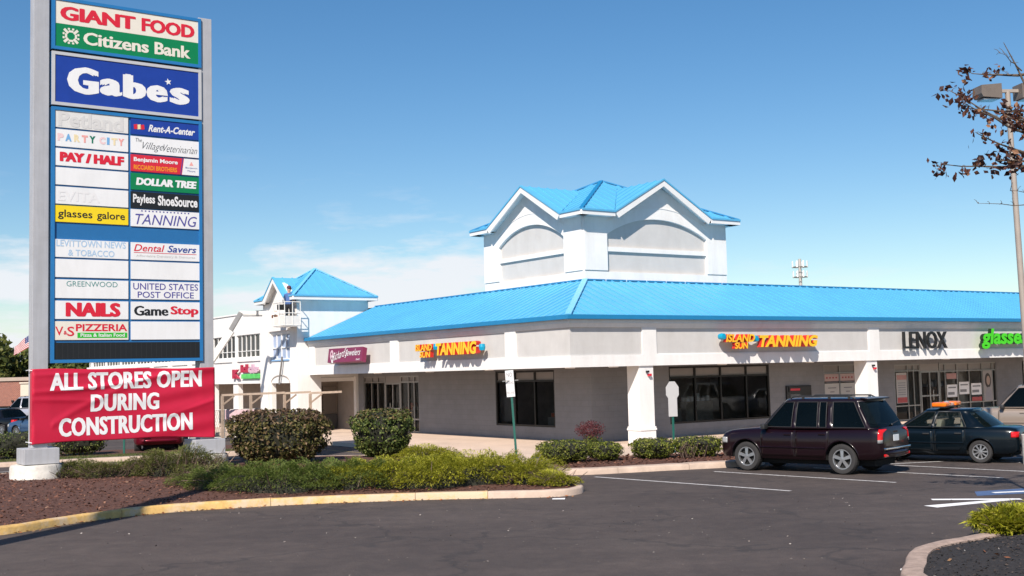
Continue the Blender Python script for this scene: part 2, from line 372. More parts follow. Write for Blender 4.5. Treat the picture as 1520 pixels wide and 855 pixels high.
def kerbmat():
    m = mat('yellow_kerb_paint', (0.60, 0.375, 0.125), 0.8, var=0.2, vscale=5, bump=0.4, bscale=20)
    n = m.node_tree.nodes; l = m.node_tree.links; p = n['Principled BSDF']
    t = n.new('ShaderNodeTexCoord'); z = n.new('ShaderNodeTexNoise'); z.inputs['Scale'].default_value = 2.2; z.inputs['Detail'].default_value = 9; z.inputs['Roughness'].default_value = 0.75
    l.new(t.outputs['Object'], z.inputs[0]); r = n.new('ShaderNodeValToRGB'); r.color_ramp.elements[0].position = 0.44; r.color_ramp.elements[1].position = 0.60
    # paint survives better to the left
    sx = n.new('ShaderNodeSeparateXYZ'); l.new(t.outputs['Object'], sx.inputs[0])
    mr = n.new('ShaderNodeMapRange'); mr.inputs[1].default_value = -9; mr.inputs[2].default_value = 2; mr.inputs[3].default_value = -0.06; mr.inputs[4].default_value = 0.12
    l.new(sx.outputs[0], mr.inputs[0]); ad = n.new('ShaderNodeMath'); l.new(z.outputs[0], ad.inputs[0]); l.new(mr.outputs[0], ad.inputs[1])
    l.new(ad.outputs[0], r.inputs[0])
    src = p.inputs['Base Color'].links[0].from_socket; mxn = n.new('ShaderNodeMixRGB'); l.new(r.outputs[0], mxn.inputs[0]); l.new(src, mxn.inputs[1]); mxn.inputs[2].default_value = (0.56, 0.43, 0.29, 1)
    l.new(mxn.outputs[0], p.inputs['Base Color']); return m
M['kerbyellow'] = kerbmat()
M['kerb'] = mat('kerb_concrete', (0.50, 0.38, 0.30), 0.9, var=0.15, vscale=2.5, bump=0.4, bscale=18)
M['kerbpink'] = mat('kerb_concrete_aggregate', (0.36, 0.265, 0.215), 0.9, var=0.22, vscale=7, bump=0.5, bscale=40)
M['mulch'] = mat('brown_mulch', (0.135, 0.056, 0.036), 0.95, var=0.0, col2=(0.05, 0.021, 0.014), vscale=14, bump=0.9, bscale=45)
M['darkmulch'] = mat('black_mulch', (0.034, 0.027, 0.025), 0.95, var=0.0, col2=(0.012, 0.010, 0.010), vscale=16, bump=0.9, bscale=50)
M['chip'] = leafmat('mulch_chip', [(0.0, (0.04, 0.018, 0.013)), (0.5, (0.13, 0.055, 0.036)), (0.93, (0.19, 0.085, 0.055)), (1.0, (0.30, 0.18, 0.12))], 0.9, 0.0)
M['darkchip'] = leafmat('dark_mulch_chip', [(0.0, (0.014, 0.012, 0.012)), (0.8, (0.05, 0.04, 0.036)), (0.97, (0.08, 0.06, 0.05)), (1.0, (0.30, 0.28, 0.26))], 0.9, 0.0)
M['leaflitter'] = leafmat('leaf_litter', [(0.0, (0.20, 0.07, 0.03)), (0.5, (0.36, 0.13, 0.05)), (1.0, (0.32, 0.20, 0.10))], 0.8, 0.1)
M['grassmat'] = leafmat('grass_blade', [(0.0, (0.05, 0.085, 0.022)), (0.6, (0.10, 0.12, 0.035)), (1.0, (0.20, 0.17, 0.07))], 0.7, 0.2)
M['paintwhite'] = mat('road_paint_white', (0.70, 0.68, 0.66), 0.8, var=0.0, col2=(0.30, 0.28, 0.27), vscale=9, bump=0.2)
M['paintbright'] = mat('road_paint_fresh', (0.82, 0.81, 0.80), 0.8, var=0.06, vscale=9)
M['groundblue'] = mat('ground_blue', (0.07, 0.12, 0.24), 0.8, var=0.15, vscale=6)
M['paintyellow'] = mat('road_paint_yellow', (0.36, 0.27, 0.08), 0.8, var=0.0, col2=(0.16, 0.13, 0.08), vscale=8)

g = MB(); g.face([(-900, -400, 0), (900, -400, 0), (900, 1500, 0), (-900, 1500, 0)])
tag(g.build('asphalt_ground', M['asphalt']), kind='structure')

def catmull(pts, sub=6, closed=False):
    pts = [np.array(p, float) for p in pts]; n = len(pts); o = []
    for i in range(n if closed else n-1):
        p0 = pts[i-1] if (i > 0 or closed) else pts[0]; p1 = pts[i]; p2 = pts[(i+1) % n]; p3 = pts[(i+2) % n] if (i+2 < n or closed) else pts[-1]
        for k in range(sub):
            t = k/sub; o.append(0.5*((2*p1)+(-p0+p2)*t+(2*p0-5*p1+4*p2-p3)*t*t+(-p0+3*p1-3*p2+p3)*t**3))
    if not closed: o.append(pts[-1])
    return o
def kerb(name, path, w, h, m, side=1, joint=3.0, zb=0.0):
    """kerb stones swept along path; side=+1 puts the bed to the left of the direction of travel"""
    P = [np.array(p[:2], float) for p in path]
    d = [np.linalg.norm(b-a) for a, b in zip(P, P[1:])]; cum = np.concatenate([[0], np.cumsum(d)]); Lt = cum[-1]
    def at(s):
        s = min(max(s, 0), Lt); i = min(np.searchsorted(cum, s, 'right')-1, len(P)-2); t = (s-cum[i])/max(d[i], 1e-9); return P[i]*(1-t)+P[i+1]*t
    prof = [(0, zb-0.1), (0.012, h-0.035), (0.03, h-0.010), (0.06, h), (w-0.03, h+0.004), (w, h-0.012), (w, zb-0.1)]
    mb = MB(); s = 0.0; rr_ = random.Random(3)
    while s < Lt-0.05:
        e = min(s+joint, Lt); ns = max(2, int((e-s)/0.35)+1); rings = []; dz = rr_.uniform(-0.006, 0.006)
        for q in np.linspace(s+0.005, e-0.005, ns):
            p = at(q); tdir = at(q+0.05)-at(q-0.05); tdir /= np.linalg.norm(tdir)+1e-9; nrm = np.array([-tdir[1], tdir[0]])*side
            wob = 0.008*math.sin(q*2.1)+0.005*math.sin(q*5.3)
            rings.append([mb.bm.verts.new((p[0]+nrm[0]*(a+wob), p[1]+nrm[1]*(a+wob), b+dz+(0.004*math.sin(q*7+a*30) if b > zb else 0))) for a, b in prof])
        for r0, r1 in zip(rings, rings[1:]):
            for k in range(len(prof)-1): mb.bm.faces.new((r0[k], r0[k+1], r1[k+1], r1[k]))
        mb.bm.faces.new(rings[0]); mb.bm.faces.new(rings[-1][::-1])
        s = e
    return tag(mb.build(name, m, smooth=40), kind='structure')
def bed(name, poly, m, z0, rise, fall, step=0.5, seed=1, rough=0.025):
    """planting bed: a mounded sheet filling the polygon"""
    poly = [Vector(p[:2]) for p in poly]; n = len(poly); r2 = random.Random(seed)
    def dist(p):
        best = 1e9
        for a, b in zip(poly, poly[1:]+poly[:1]):
            ab = b-a; t = max(0, min(1, (p-a).dot(ab)/max(ab.length_squared, 1e-9))); best = min(best, (p-a-ab*t).length)
        return best
    def inside(p):
        c = False
        for a, b in zip(poly, poly[1:]+poly[:1]):
            if (a.y > p.y) != (b.y > p.y) and p.x < (b.x-a.x)*(p.y-a.y)/(b.y-a.y)+a.x: c = not c
        return c
    pts = list(poly); x0, x1 = min(p.x for p in poly), max(p.x for p in poly); y0, y1 = min(p.y for p in poly), max(p.y for p in poly)
    y = y0
    while y < y1:
        x = x0
        while x < x1:
            p = Vector((x+r2.uniform(-.2, .2)*step, y+r2.uniform(-.2, .2)*step))
            if inside(p) and dist(p) > step*0.4: pts.append(p)
            x += step
        y += step
    V, E, F, *_ = mgeo.delaunay_2d_cdt(pts, [(i, (i+1) % n) for i in range(n)], [list(range(n))], 1, 1e-5)
    def hz(p): dd = dist(Vector(p[:2])); return z0+rise*(1-math.exp(-dd/fall))
    verts = [(p.x, p.y, hz(p)+r2.uniform(-rough, rough)*min(1, dist(p)*3)) for p in V]
    o = npmesh(name, verts, F, [m], smooth=80); tag(o, kind='structure'); return o, hz, inside
def chips(name, m, hz, inside, xr, yr, cnt, size, label, cat, flat=0.6, test=None):
    P = []; 
    while len(P) < cnt:
        x, y = nr.uniform(*xr), nr.uniform(*yr)
        if inside(Vector((x, y))) and (test is None or test(x, y)): P.append((x, y, hz((x, y))))
    P = np.array(P); n = len(P); a = nr.uniform(0, 6.28, n); s = nr.uniform(0.5, 1.4, n)*size; asp = nr.uniform(0.25, 0.6, n)
    dx = np.stack([np.cos(a)*s, np.sin(a)*s, nr.normal(0, flat*0.4, n)*s], 1); dy = np.stack([-np.sin(a)*s*asp, np.cos(a)*s*asp, nr.normal(0, flat*0.4, n)*s], 1)
    P[:, 2] += 0.012+size*0.25
    V = np.concatenate([P-dx, P-dy, P+dx, P+dy]); F = [(i, i+n, i+2*n, i+3*n) for i in range(n)]
    o = npmesh(name, V, F, [m]); return tag(o, label, cat, kind='stuff')

# --- left island under the pylon sign
front = catmull([(-26, 14.0), (-18, 16.2), (-12.5, 18.6), (-9.3, 20.6), (-8.35, 22.3), (-7.0, 23.65), (-4.6, 24.5), (-1.8, 24.8), (0.3, 24.7), (1.05, 24.85), (1.42, 25.4), (1.42, 26.3), (1.1, 29.0), (0.5, 32.0), (-1.9, 36.2), (-5.0, 37.2), (-9.0, 37.3), (-12.6, 35.6), (-15.5, 32.9), (-25, 29.0)], 6)
kerb('yellow_kerb', front[:46], 0.17, 0.15, M['kerbyellow'])
kerb('island_kerb', front[45:], 0.17, 0.15, M['kerb'])
def inset(path, w):
    o = []
    for i, p in enumerate(path):
        a = path[max(i-1, 0)]; b = path[min(i+1, len(path)-1)]; t = b-a; t = t/np.linalg.norm(t); o.append(p+np.array([-t[1], t[0]])*w)
    return o
bl, bl_hz, bl_in = bed('mulch_bed', inset(front, 0.165), M['mulch'], 0.125, 0.11, 1.0, 0.45, 5, 0.02)
chips('mulch_chips', M['chip'], bl_hz, bl_in, (-16, 1.5), (19.5, 33), 15000, 0.032, 'brown bark mulch chips scattered over the island bed', 'mulch')
chips('fallen_leaves', M['leaflitter'], lambda p: 0.0, lambda p: True, (-10, 1.2), (20.3, 24.9), 240, 0.035, 'dry brown leaves blown along the foot of the yellow kerb', 'leaves', 0.5,
      lambda x, y: any(0.02 < (y-q[1])*-1 < 0.28 and abs(x-q[0]) < 0.25 for q in front[20:54]))
M['grit'] = leafmat('pale_grit', [(0, (.10, .085, .075)), (.7, (.20, .17, .15)), (1, (.42, .38, .34))], .9, 0)
chips('grit', M['grit'], lambda p: -.006, lambda p: True, (-9, 9), (13, 27), 900, 0.016, 'small pale stones and grit scattered over the asphalt', 'grit', 0.5, lambda x, y: not bl_in(Vector((x, y))) and y < 24 and not (x > 4.3 and y < 18+x-7))
# --- right island in the foreground
fr = catmull([(9.5, 8.5), (6.2, 10.3), (4.9, 12.3), (4.5, 13.75), (4.87, 14.9), (5.16, 15.65), (5.5, 16.13), (5.92, 16.5), (6.47, 16.88), (7.04, 17.32), (7.65, 17.85), (8.6, 18.75), (9.6, 19.95), (11, 21.5), (13.5, 23)], 6)
kerb('near_island_kerb', fr, 0.27, 0.16, M['kerbpink'], side=-1, joint=2.4)
pr = [np.array(p) for p in inset(fr, -0.262)] + [np.array((14, 20.)), np.array((14, 9.))]
br, br_hz, br_in = bed('dark_mulch_bed', pr, M['darkmulch'], 0.125, 0.14, 0.8, 0.3, 6, 0.02)
chips('dark_mulch_chips', M['darkchip'], br_hz, br_in, (4.6, 11), (10, 20), 8000, 0.02, 'near black mulch chips filling the near right island', 'mulch')
chips('fallen_leaves', M['leaflitter'], br_hz, br_in, (5.2, 7.5), (13.6, 18), 14, 0.05, 'few orange leaves lying on the dark mulch', 'leaves', 0.5)
# --- middle island with the clipped hedges
fm = catmull([(6.9, 33.4), (6.7, 31.6), (6.2, 31.05), (5.3, 30.75), (4.0, 30.4), (2.3, 29.85), (1.35, 29.75), (0.75, 30.2), (0.55, 31.4), (0.9, 32.9), (2.2, 34.4), (4.6, 34.6), (6.4, 34.4)], 5, closed=True)
fm = [p for p in fm][::-1]; fm.append(fm[0])
kerb('hedge_island_kerb', fm, 0.45, 0.15, M['kerb'], side=1, joint=2.0)
bm_, bm_hz, bm_in = bed('hedge_bed', inset(fm, 0.44)[:-1], M['mulch'], 0.13, 0.06, 0.6, 0.4, 8, 0.015)
chips('mulch_chips', M['chip'], bm_hz, bm_in, (0.5, 7), (29.5, 35), 1500, 0.04, 'brown mulch chips under the clipped hedges', 'mulch')
# --- sidewalk round the store (laid as slabs with joints)
sw = MB()
def slab(poly, z=0.15):
    sw.prism([(*p, z) for p in poly], (0, 0, -0.25))
def uvp(u, v): p = bw(u, v); return (p.x, p.y)
vs = [-3.3, -1.1, 1.1, 3.6, 6.1, 8.6, 11.1, 13.6, 16.1, 18.6, 21.1, 23.6, 26, 29, 32, 36, 40, 45, 50, 56]
def edge(v): return -2.7-1.9*math.exp(-max(0, v+3.3)/2.2)
for a, b in zip(vs, vs[1:]):
    e = 0.006
    um = -0.9
    slab([uvp(edge(a+e), a+e), uvp(um-e, a+e), uvp(um-e, b-e), uvp(edge(b-e), b-e)])
    slab([uvp(um+e, a+e), uvp(2.9, a+e), uvp(2.9, b-e), uvp(um+e, b-e)])
us = [2.9]+[2.9+2.4*k for k in range(1, 26)]
for a, b in zip(us, us[1:]):
    for c, d in ((-3.3, -0.6), (-0.6, 2.6)):
        slab([uvp(a+e, c+e), uvp(b-e, c+e), uvp(b-e, d-e), uvp(a+e, d-e)])
tag(sw.build('sidewalk', M['walk']), kind='structure')
# --- painted lines
def stripe(name, a, b, w, m, z=0.004, wb=None):
    a = np.array(a, float); b = np.array(b, float); t = (b-a)/np.linalg.norm(b-a); n_ = np.array([-t[1], t[0]])*w/2; n2 = n_ if wb is None else n_/w*wb
    mb = MB(); k = 8
    for i in range(k):
        p, q = a+(b-a)*i/k, a+(b-a)*(i+1)/k; u0 = n_+(n2-n_)*i/k; u1 = n_+(n2-n_)*(i+1)/k
        mb.face([(*(p-u0), z), (*(q-u1), z), (*(q+u1), z), (*(p+u0), z)])
    return tag(mb.build(name, m), kind='structure')
sdir = np.array([0.66, -0.752])
for (x, y, L_) in ((1.94, 29.11, 5.8), (5.01, 29.77, 5.1), (7.62, 30.1, 5.0), (9.75, 30.3, 4.4), (12.3, 30.9, 5.0), (14.8, 31.6, 5.0), (17.2, 32.3, 5)):
    stripe('parking_line', (x, y), np.array((x, y))+sdir*L_, 0.11, M['paintwhite'])
stripe('parking_line', (9.3, 30.55), (19, 33.1), 0.11, M['paintwhite'])
stripe('painted_arrow', (7.55, 21.5), (9.5, 22.36), 0.34, M['paintbright'], wb=0.2)
stripe('painted_arrow', (7.95, 22.55), (9.55, 22.27), 0.22, M['paintbright'], z=0.008, wb=0.22)
mb = MB(); mb.face([(9.0, 23.0, 0.004), (12.5, 23.7, 0.004), (12.2, 24.7, 0.004), (9.25, 23.75, 0.004)]); tag(mb.build('blue_ground_patch', M['groundblue']), kind='structure')  # flat dark blue patch on the asphalt
stripe('painted_access_mark', (9.5, 23.45), (11.6, 23.75), 0.16, M['paintbright'], z=0.008)
for p, q in (((-7.9, 37.6), (-4.1, 36.75)), ((-8.6, 38.6), (-6.9, 38.9))):
    stripe('parking_line', np.array(p)+np.array((0, .35)), np.array(q)+np.array((0, .55)), 0.22, M['paintbright'])
stripe('yellow_line', bw(-4.2, 16)[:2], bw(-3.9, 4)[:2], 0.10, M['paintyellow'])
stripe('parking_line', (-17, 35.0), (-13.6, 36.6), 0.12, M['paintwhite'])
# --- far verge with mulch, grass and kerb
ver = MB(); ver.prism([(-40, 30.5, 0.12), (-9.4, 42.3, 0.12), (-9.6, 45.6, 0.12), (-41, 34.6, 0.12)], (0, 0, -0.3)); tag(ver.build('verge_mulch', M['mulch']), kind='structure')
M['lawn'] = mat('lawn_soil', (0.12, 0.12, 0.045), 0.95, var=0.3, vscale=3)
ver = MB(); ver.prism([(-40, 28.9, 0.125), (-9.3, 41.0, 0.125), (-9.4, 42.4, 0.125), (-40, 30.6, 0.125)], (0, 0, -0.3)); tag(ver.build('verge_lawn', M['lawn']), kind='structure')
kerb('verge_kerb', [np.array((-40, 28.5)), np.array((-25, 34.4)), np.array((-9.1, 40.7)), np.array((-8.9, 42.5))], 0.4, 0.14, M['kerb'])
nb = 9000; bx = nr.uniform(-24, -9.5, nb); tt = nr.uniform(0.0, 1.45, nb); by = 41.0+(bx+9.3)*(12.1/30.7)+tt
hh = nr.uniform(0.03, 0.09, nb); aa = nr.uniform(0, 6.28, nb); P = np.stack([bx, by, np.full(nb, 0.12)], 1)
w_ = np.stack([np.cos(aa)*.012, np.sin(aa)*.012, np.zeros(nb)], 1); tip = P+np.stack([nr.normal(0, .02, nb), nr.normal(0, .02, nb), hh], 1)
tag(npmesh('verge_grass', np.concatenate([P-w_, P+w_, tip]), [(i, i+nb, i+2*nb) for i in range(nb)], [M['grassmat']]), 'thin mown grass along the far verge below the hedge', 'grass', kind='stuff')
# --- far ground beyond the lots
mb = MB(); mb.face([(-900, 130, 0.01), (900, 130, 0.01), (900, 1500, 0.01), (-900, 1500, 0.01)]); tag(mb.build('far_field', mat('far_grass', (0.10, 0.11, 0.05), 0.95, var=0.3, vscale=0.05)), kind='structure')
# ------------------------------------------------------------------ the corner store (local frame: x along the right front, y along the left front)
ZE, ZB = 4.285, 2.747
store = empty('store_building', BO, BRZ, 'long single storey white stucco store with bright blue metal roof and boxy corner cupola', 'store')
FL, FR = 19.55, 62.0     # lengths of the two fronts
def wall_open(mb, ax, fixed, thick, a0, a1, z0, z1, openings, mi=0):
    """wall slab with rectangular openings; ax 'R': runs along x at y=fixed.., ax 'L': runs along y at x=fixed.."""
    def bx(p, q, c, d):
        if q-p < 1e-4 or d-c < 1e-4: return
        if ax == 'R': mb.box(p, q, fixed, fixed+thick, c, d, mi)
        else: mb.box(fixed, fixed+thick, p, q, c, d, mi)
    cur = a0
    for (p, q, c, d) in sorted(openings):
        bx(cur, p, z0, z1); bx(p, q, z0, c); bx(p, q, d, z1); cur = q
    bx(cur, a1, z0, z1)
def window(ax, fixed, a0, a1, z0, z1, mull, trans, parent, fm, fw=0.05, glass=None, spandrel=None, name='window', depth=0.10):
    """frame with mullions (mull: positions), transom heights, one child pane"""
    mb = MB()
    def bx(p, q, c, d, e0=0.0, e1=depth):
        if ax == 'R': mb.box(p, q, fixed+e0, fixed+e1, c, d)
        else: mb.box(fixed+e0, fixed+e1, p, q, c, d)
    bx(a0, a1, z0, z0+fw); bx(a0, a1, z1-fw, z1); bx(a0, a0+fw, z0+fw, z1-fw); bx(a1-fw, a1, z0+fw, z1-fw)
    for m_ in mull: bx(m_-fw/2, m_+fw/2, z0+fw, z1-fw)
    for t in trans:
        xs = [a0+fw]+[v for m_ in sorted(mull) for v in (m_-fw/2, m_+fw/2)]+[a1-fw]
        for p, q in zip(xs[::2], xs[1::2]): bx(p, q, t-fw/2, t+fw/2, 0.005, depth-0.01)
    f = mb.build(name, fm, parent)
    pb = MB(); d = fixed+depth*0.55; zt_ = spandrel if spandrel else z1-0.01
    def q(a, b, c, d2, m):
        if ax == 'R': pb.face([(a, d, c), (b, d, c), (b, d, d2), (a, d, d2)], m)
        else: pb.face([(d, b, c), (d, a, c), (d, a, d2), (d, b, d2)], m)
    q(a0+.01, a1-.01, z0+.01, zt_, 0)
    if spandrel: q(a0+.01, a1-.01, zt_, z1-.01, 1)
    pb.build('pane', [glass or M['glass'], M['spandrel']], f)
    return f
# walls behind the arcade
w = MB()
Lop = [(4.24, 8.05, 0.62, 2.69), (13.95, 19.05, 0.16, 2.60)]
Rop = [(6.12, 11.35, 0.62, 2.70), (14.5, 16.5, 0.75, 2.62), (19.0, 26.4, 0.16, 2.55), (28.5, 36, 0.5, 2.55)]
wall_open(w, 'L', 2.5, 0.22, 2.13, FL, -0.1, 2.76, Lop)
wall_open(w, 'R', 2.13, 0.22, 2.72, FR, -0.1, 2.76, Rop)
w.box(2.72, FR, 24.0, 24.2, -0.1, 5.8); w.box(FR-0.2, FR, 2.35, 24.0, -0.1, 5.8)
w.box(2.722, FR-.2, 2.352, 23.99, 2.77, 2.95)
w.build('wall', M['brick'], store)
fl = MB(); fl.box(2.73, FR-.2, 2.36, 23.9, -0.05, 0.14); fl.build('floor', M['shopfloor'], store)
iw = MB(); iw.box(2.8, 36, 7.2, 7.3, 0.145, 2.76); iw.box(6.5, 6.6, 7.35, 19.5, 0.145, 2.76); iw.box(13.1, 13.2, 2.36, 7.19, .145, 2.76); iw.box(17.6, 17.7, 2.36, 7.19, .145, 2.76); iw.build('partition', M['interior'], store)
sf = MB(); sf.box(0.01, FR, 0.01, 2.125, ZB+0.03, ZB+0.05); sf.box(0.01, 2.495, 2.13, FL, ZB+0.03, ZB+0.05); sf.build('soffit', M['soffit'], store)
# fascia: recessed panels framed by proud bands and pilasters
pl = MB(); pl.box(0.05, FR, 0.05, 0.35, ZB+0.055, ZE-0.03); pl.box(0.05, 0.35, 0.35, FL, ZB+0.055, ZE-0.03); pl.build('fascia_panel', M['panel'], store)
pb_z0, pb_z1 = ZB+0.37, 4.03
fb = MB()
def band(z0, z1, o):
    fb.box(-o, FR, -o, 0.049, z0, z1); fb.box(-o, 0.049, 0.0491, FL, z0, z1)
band(ZB, pb_z0, 0.0); band(pb_z1, pb_z1+0.045, 0.0); band(pb_z1+0.045, 4.15, 0.03); band(4.15, ZE, 0.075)
PR = [3.06, 14.74, 26.4, 38.1, 49.8]; PL = [3.04, 11.25]
for u in PR: fb.box(u, u+0.62, 0.0, 0.049, pb_z0, pb_z1)
for v in PL: fb.box(0.0, 0.049, v, v+0.64, pb_z0, pb_z1)
fb.box(0.0, 0.049, FL-0.55, FL, pb_z0, pb_z1)
# thin raised beads round each panel
def bead(a0, a1, ax):
    for p, q, c, d in ((a0, a1, pb_z0, pb_z0+0.03), (a0, a1, pb_z1-0.03, pb_z1), (a0, a0+.03, pb_z0+.03, pb_z1-.03), (a1-.03, a1, pb_z0+.03, pb_z1-.03)):
        if ax == 'R': fb.box(p, q, 0.028, 0.0495, c+0.0007, d-0.0007)
        else: fb.box(0.028, 0.0495, p, q, c+0.0007, d-0.0007)
for a, b in zip([PR[k]+.62 for k in range(4)], PR[1:]): bead(a+.001, b-.001, 'R')
for a, b in ((PL[0]+.64, PL[1]), (PL[1]+.64, FL-.55)): bead(a+.001, b-.001, 'L')
fb.build('fascia', M['stucco'], store)
# columns with a flared plinth
def column(u, v, wd=0.62):
    c = MB(); h = wd/2
    c.box(u-h, u+h, v-h, v+h, 0.72, ZB+0.03)
    c.prism([(u-h-.03, v-h-.03, .66), (u+h+.03, v-h-.03, .66), (u+h+.03, v+h+.03, .66), (u-h-.03, v+h+.03, .66)], (0, 0, .06))
    c.box(u-h-.045, u+h+.045, v-h-.045, v+h+.045, 0.60, 0.66)
    c.box(u-h-.02, u+h+.02, v-h-.02, v+h+.02, 0.10, 0.60)
    return c.build('column', M['stucco'], store)
for u in PR: 
    c = column(u+0.16, 0.36)
    a = MB(); a.obox((u+0.26, 0.0, 2.44), (.06, 0, 0), (0, .05, 0), (0, 0, .04), bev=.012); a.obox((u+0.16, -0.02, 2.55), (.035, 0, 0), (0, .06, 0), (0, 0, .035), 1, bev=.012); a.build('alarm_horn', [M['red'], M['frame']], c)
# soffit lights
for u, v in ((0.9, 1.2), (2.6, 1.0), (7.9, 1.2), (12.4, 1.0), (21, 1.0)):
    s_ = MB(); s_.lathe([(0.16, ZB-0.03), (0.2, ZB+0.029)], 16, (u, v, 0)); s_.build('soffit_light', M['trimwhite'], store)
for v in (6.5, 10.8, 15.2):
    s_ = MB(); s_.lathe([(0.16, ZB-0.03), (0.2, ZB+0.029)], 16, (1.2, v, 0)); s_.build('soffit_light', M['trimwhite'], store)
# main roof: two mansard slopes meeting on the hip, with standing seams
RT, RS = 5.88, 3.36
E0, EZ = -0.14, 4.40
M['roofpale'] = mat('pale_blue_hip_cap', (0.16, 0.48, 0.70), 0.4, var=.03)
ro = MB()
ro.face([(E0, E0, EZ), (FR, E0, EZ), (FR, RS, RT), (RS, RS, RT)]); ro.face([(E0, FL, EZ), (E0, E0, EZ), (RS, RS, RT), (RS, FL, RT)])
ro.face([(RS, RS, RT), (FR, RS, RT), (FR, 24, RT-.02), (RS, 24, RT-.02)])
ro.face([(FR, E0, EZ), (FR, E0, EZ-.02), (FR, RS, EZ-.02), (FR, RS, RT)])
def seam(mb, a, b, w=0.035, h=0.04, mi=0):
    a = Vector(a); b = Vector(b); d = b-a; up = Vector((0, 0, 1)); side = d.cross(up).normalized(); nrm = side.cross(d).normalized()
    mb.obox((a+b)/2+nrm*(h/2-.003), d/2, side*w/2, nrm*h/2, mi)
x = 0.35
while x < FR-.1:
    t = min(1.0, (x-E0)/(RS-E0)); seam(ro, (x, E0+.01, EZ), (x, E0+(RS-E0)*t-.01, EZ+(RT-EZ)*t)); x += 0.42
y = 0.35
while y < FL-.1:
    t = min(1.0, (y-E0)/(RS-E0)); seam(ro, (E0+.01, y, EZ), (E0+(RS-E0)*t-.01, y, EZ+(RT-EZ)*t)); y += 0.42
roof = ro.build('roof', M['roof'], store)
rt = MB(); seam(rt, (E0, E0, EZ+.02), (RS, RS, RT+.02), 0.2, 0.05); 
rt.build('hip_cap', M['roofpale'], roof)
rt = MB()
for k in range(60): rt.box(RS+.0+k*.98, RS+.90+k*.98, RS-.06, RS+.05, RT+.005, RT+.055)
for k in range(16): rt.box(RS-.06, RS+.05, RS+.06+k*1.0, RS+.98+k*1.0, RT+.005, RT+.055)
rt.box(E0-.10, FR, E0-.10, E0-.003, ZE+.003, EZ+.03); rt.box(E0-.10, E0-.003, E0-.003, FL, ZE+.003, EZ+.03)
rt.box(E0-.002, FR, E0-.002, 0.3, ZE+.001, EZ-.012)
rt.box(E0-.002, 0.3, 0.301, FL, ZE+.001, EZ-.012)
rt.build('gutter', M['roofdark'], roof)
# ---- corner cupola
tw_u0, tw_u1, tw_v0, tw_v1 = 3.36, 10.50, 3.36, 9.90
TB, TE = 5.86, 8.36
tower = MB(); tower.box(tw_u0+.10, tw_u1-.10, tw_v0+.10, tw_v1-.10, TB-.3, 8.34)
tower = tower.build('cupola_wall', M['panel'], store)
def cup_face(ax, fixed, sgn, a0, a1, apex_z):
    """stucco frame of one cupola face: pilasters, base band, mid band and arched head, standing 10 cm proud of the panel"""
    mb = MB(); c = (a0+a1)/2
    def P(a, z, d): return (a, fixed+sgn*d, z) if ax == 'R' else (fixed+sgn*d, a, z)
    def bx(p, q, z0, z1, d0, d1):
        if ax == 'R': mb.box(p, q, fixed+sgn*d0, fixed+sgn*d1, z0, z1)
        else: mb.box(fixed+sgn*d0, fixed+sgn*d1, p, q, z0, z1)
    pw = 1.06
    bx(a0+.001, a1-.001, TB-.25, 6.22, 0.0, 0.12)                        # base band
    for p, q in ((a0+.001, a0+pw), (a1-pw, a1-.001)): bx(p, q, 6.262, 7.62, -0.03, 0.12); bx(p, q, 6.221, 6.261, 0.02, .12)
    bx(a0+pw+.001, a1-pw-.001, 6.98, 7.14, 0.02, 0.12)                     # mid band
    # arched head
    N = 24; hw = (a1-a0)/2-pw; zs, zc = 7.60, 8.27; sag = zc-zs; rr_ = (hw*hw+sag*sag)/(2*sag); cz = zc-rr_
    pts = []
    for k in range(N+1):
        a = c-hw+2*hw*k/N; pts.append((a, cz+math.sqrt(max(0, rr_*rr_-(a-c)**2))))
    xs = [a0+.001, a0+pw]+[p[0] for p in pts][1:-1]+[a1-pw, a1-.001]
    def zlow(a): return 7.621 if a <= a0+pw-1e-6 or a >= a1-pw+1e-6 else max(7.60, cz+math.sqrt(max(0, rr_*rr_-(a-c)**2)))
    gw = 2.42
    def zhigh(a): return TE-.02+max(0, (1-abs(a-c)/gw))*(apex_z-0.12-TE)
    allx = sorted(set(xs+[c-gw, c, c+gw]))
    for p, q in zip(allx, allx[1:]):
        zl0, zl1 = zlow(p+1e-7), zlow(q-1e-7)
        if p < a0+pw-1e-6 and q <= a0+pw+1e-6 or p >= a1-pw-1e-6: zl0 = zl1 = 7.621
        mb.prism([P(p, zl0, -0.02), P(q, zl1, -0.02), P(q, zhigh(q), -0.02), P(p, zhigh(p), -0.02)], Vector(P(0, 0, .12))-Vector(P(0, 0, -0.02)))
    # thin second arch moulding above
    for k in range(N):
        (p, z0), (q, z1) = pts[k], pts[k+1]
        f = 1.0
        mb.prism([P(p, z0+.42, -.035), P(q, z1+.42, -.035), P(q, z1+.46, -.035), P(p, z0+.46, -.035)], Vector(P(0, 0, -.021))-Vector(P(0, 0, -.035)))
    return mb.build('cupola_trim', M['stucco'], tower)
cup_face('R', tw_v0, 1, tw_u0, tw_u1, 9.72); cup_face('L', tw_u0, 1, tw_v0+.121, tw_v1, 9.72)
fbx = MB(); fbx.box(tw_u1-.12, tw_u1-.001, tw_v0+.121, tw_v1, TB-.25, 8.34); fbx.box(tw_u0+.121, tw_u1-.121, tw_v1-.1, tw_v1-.001, TB-.25, 8.34); fbx.build('cupola_trim', M['stucco'], tower)
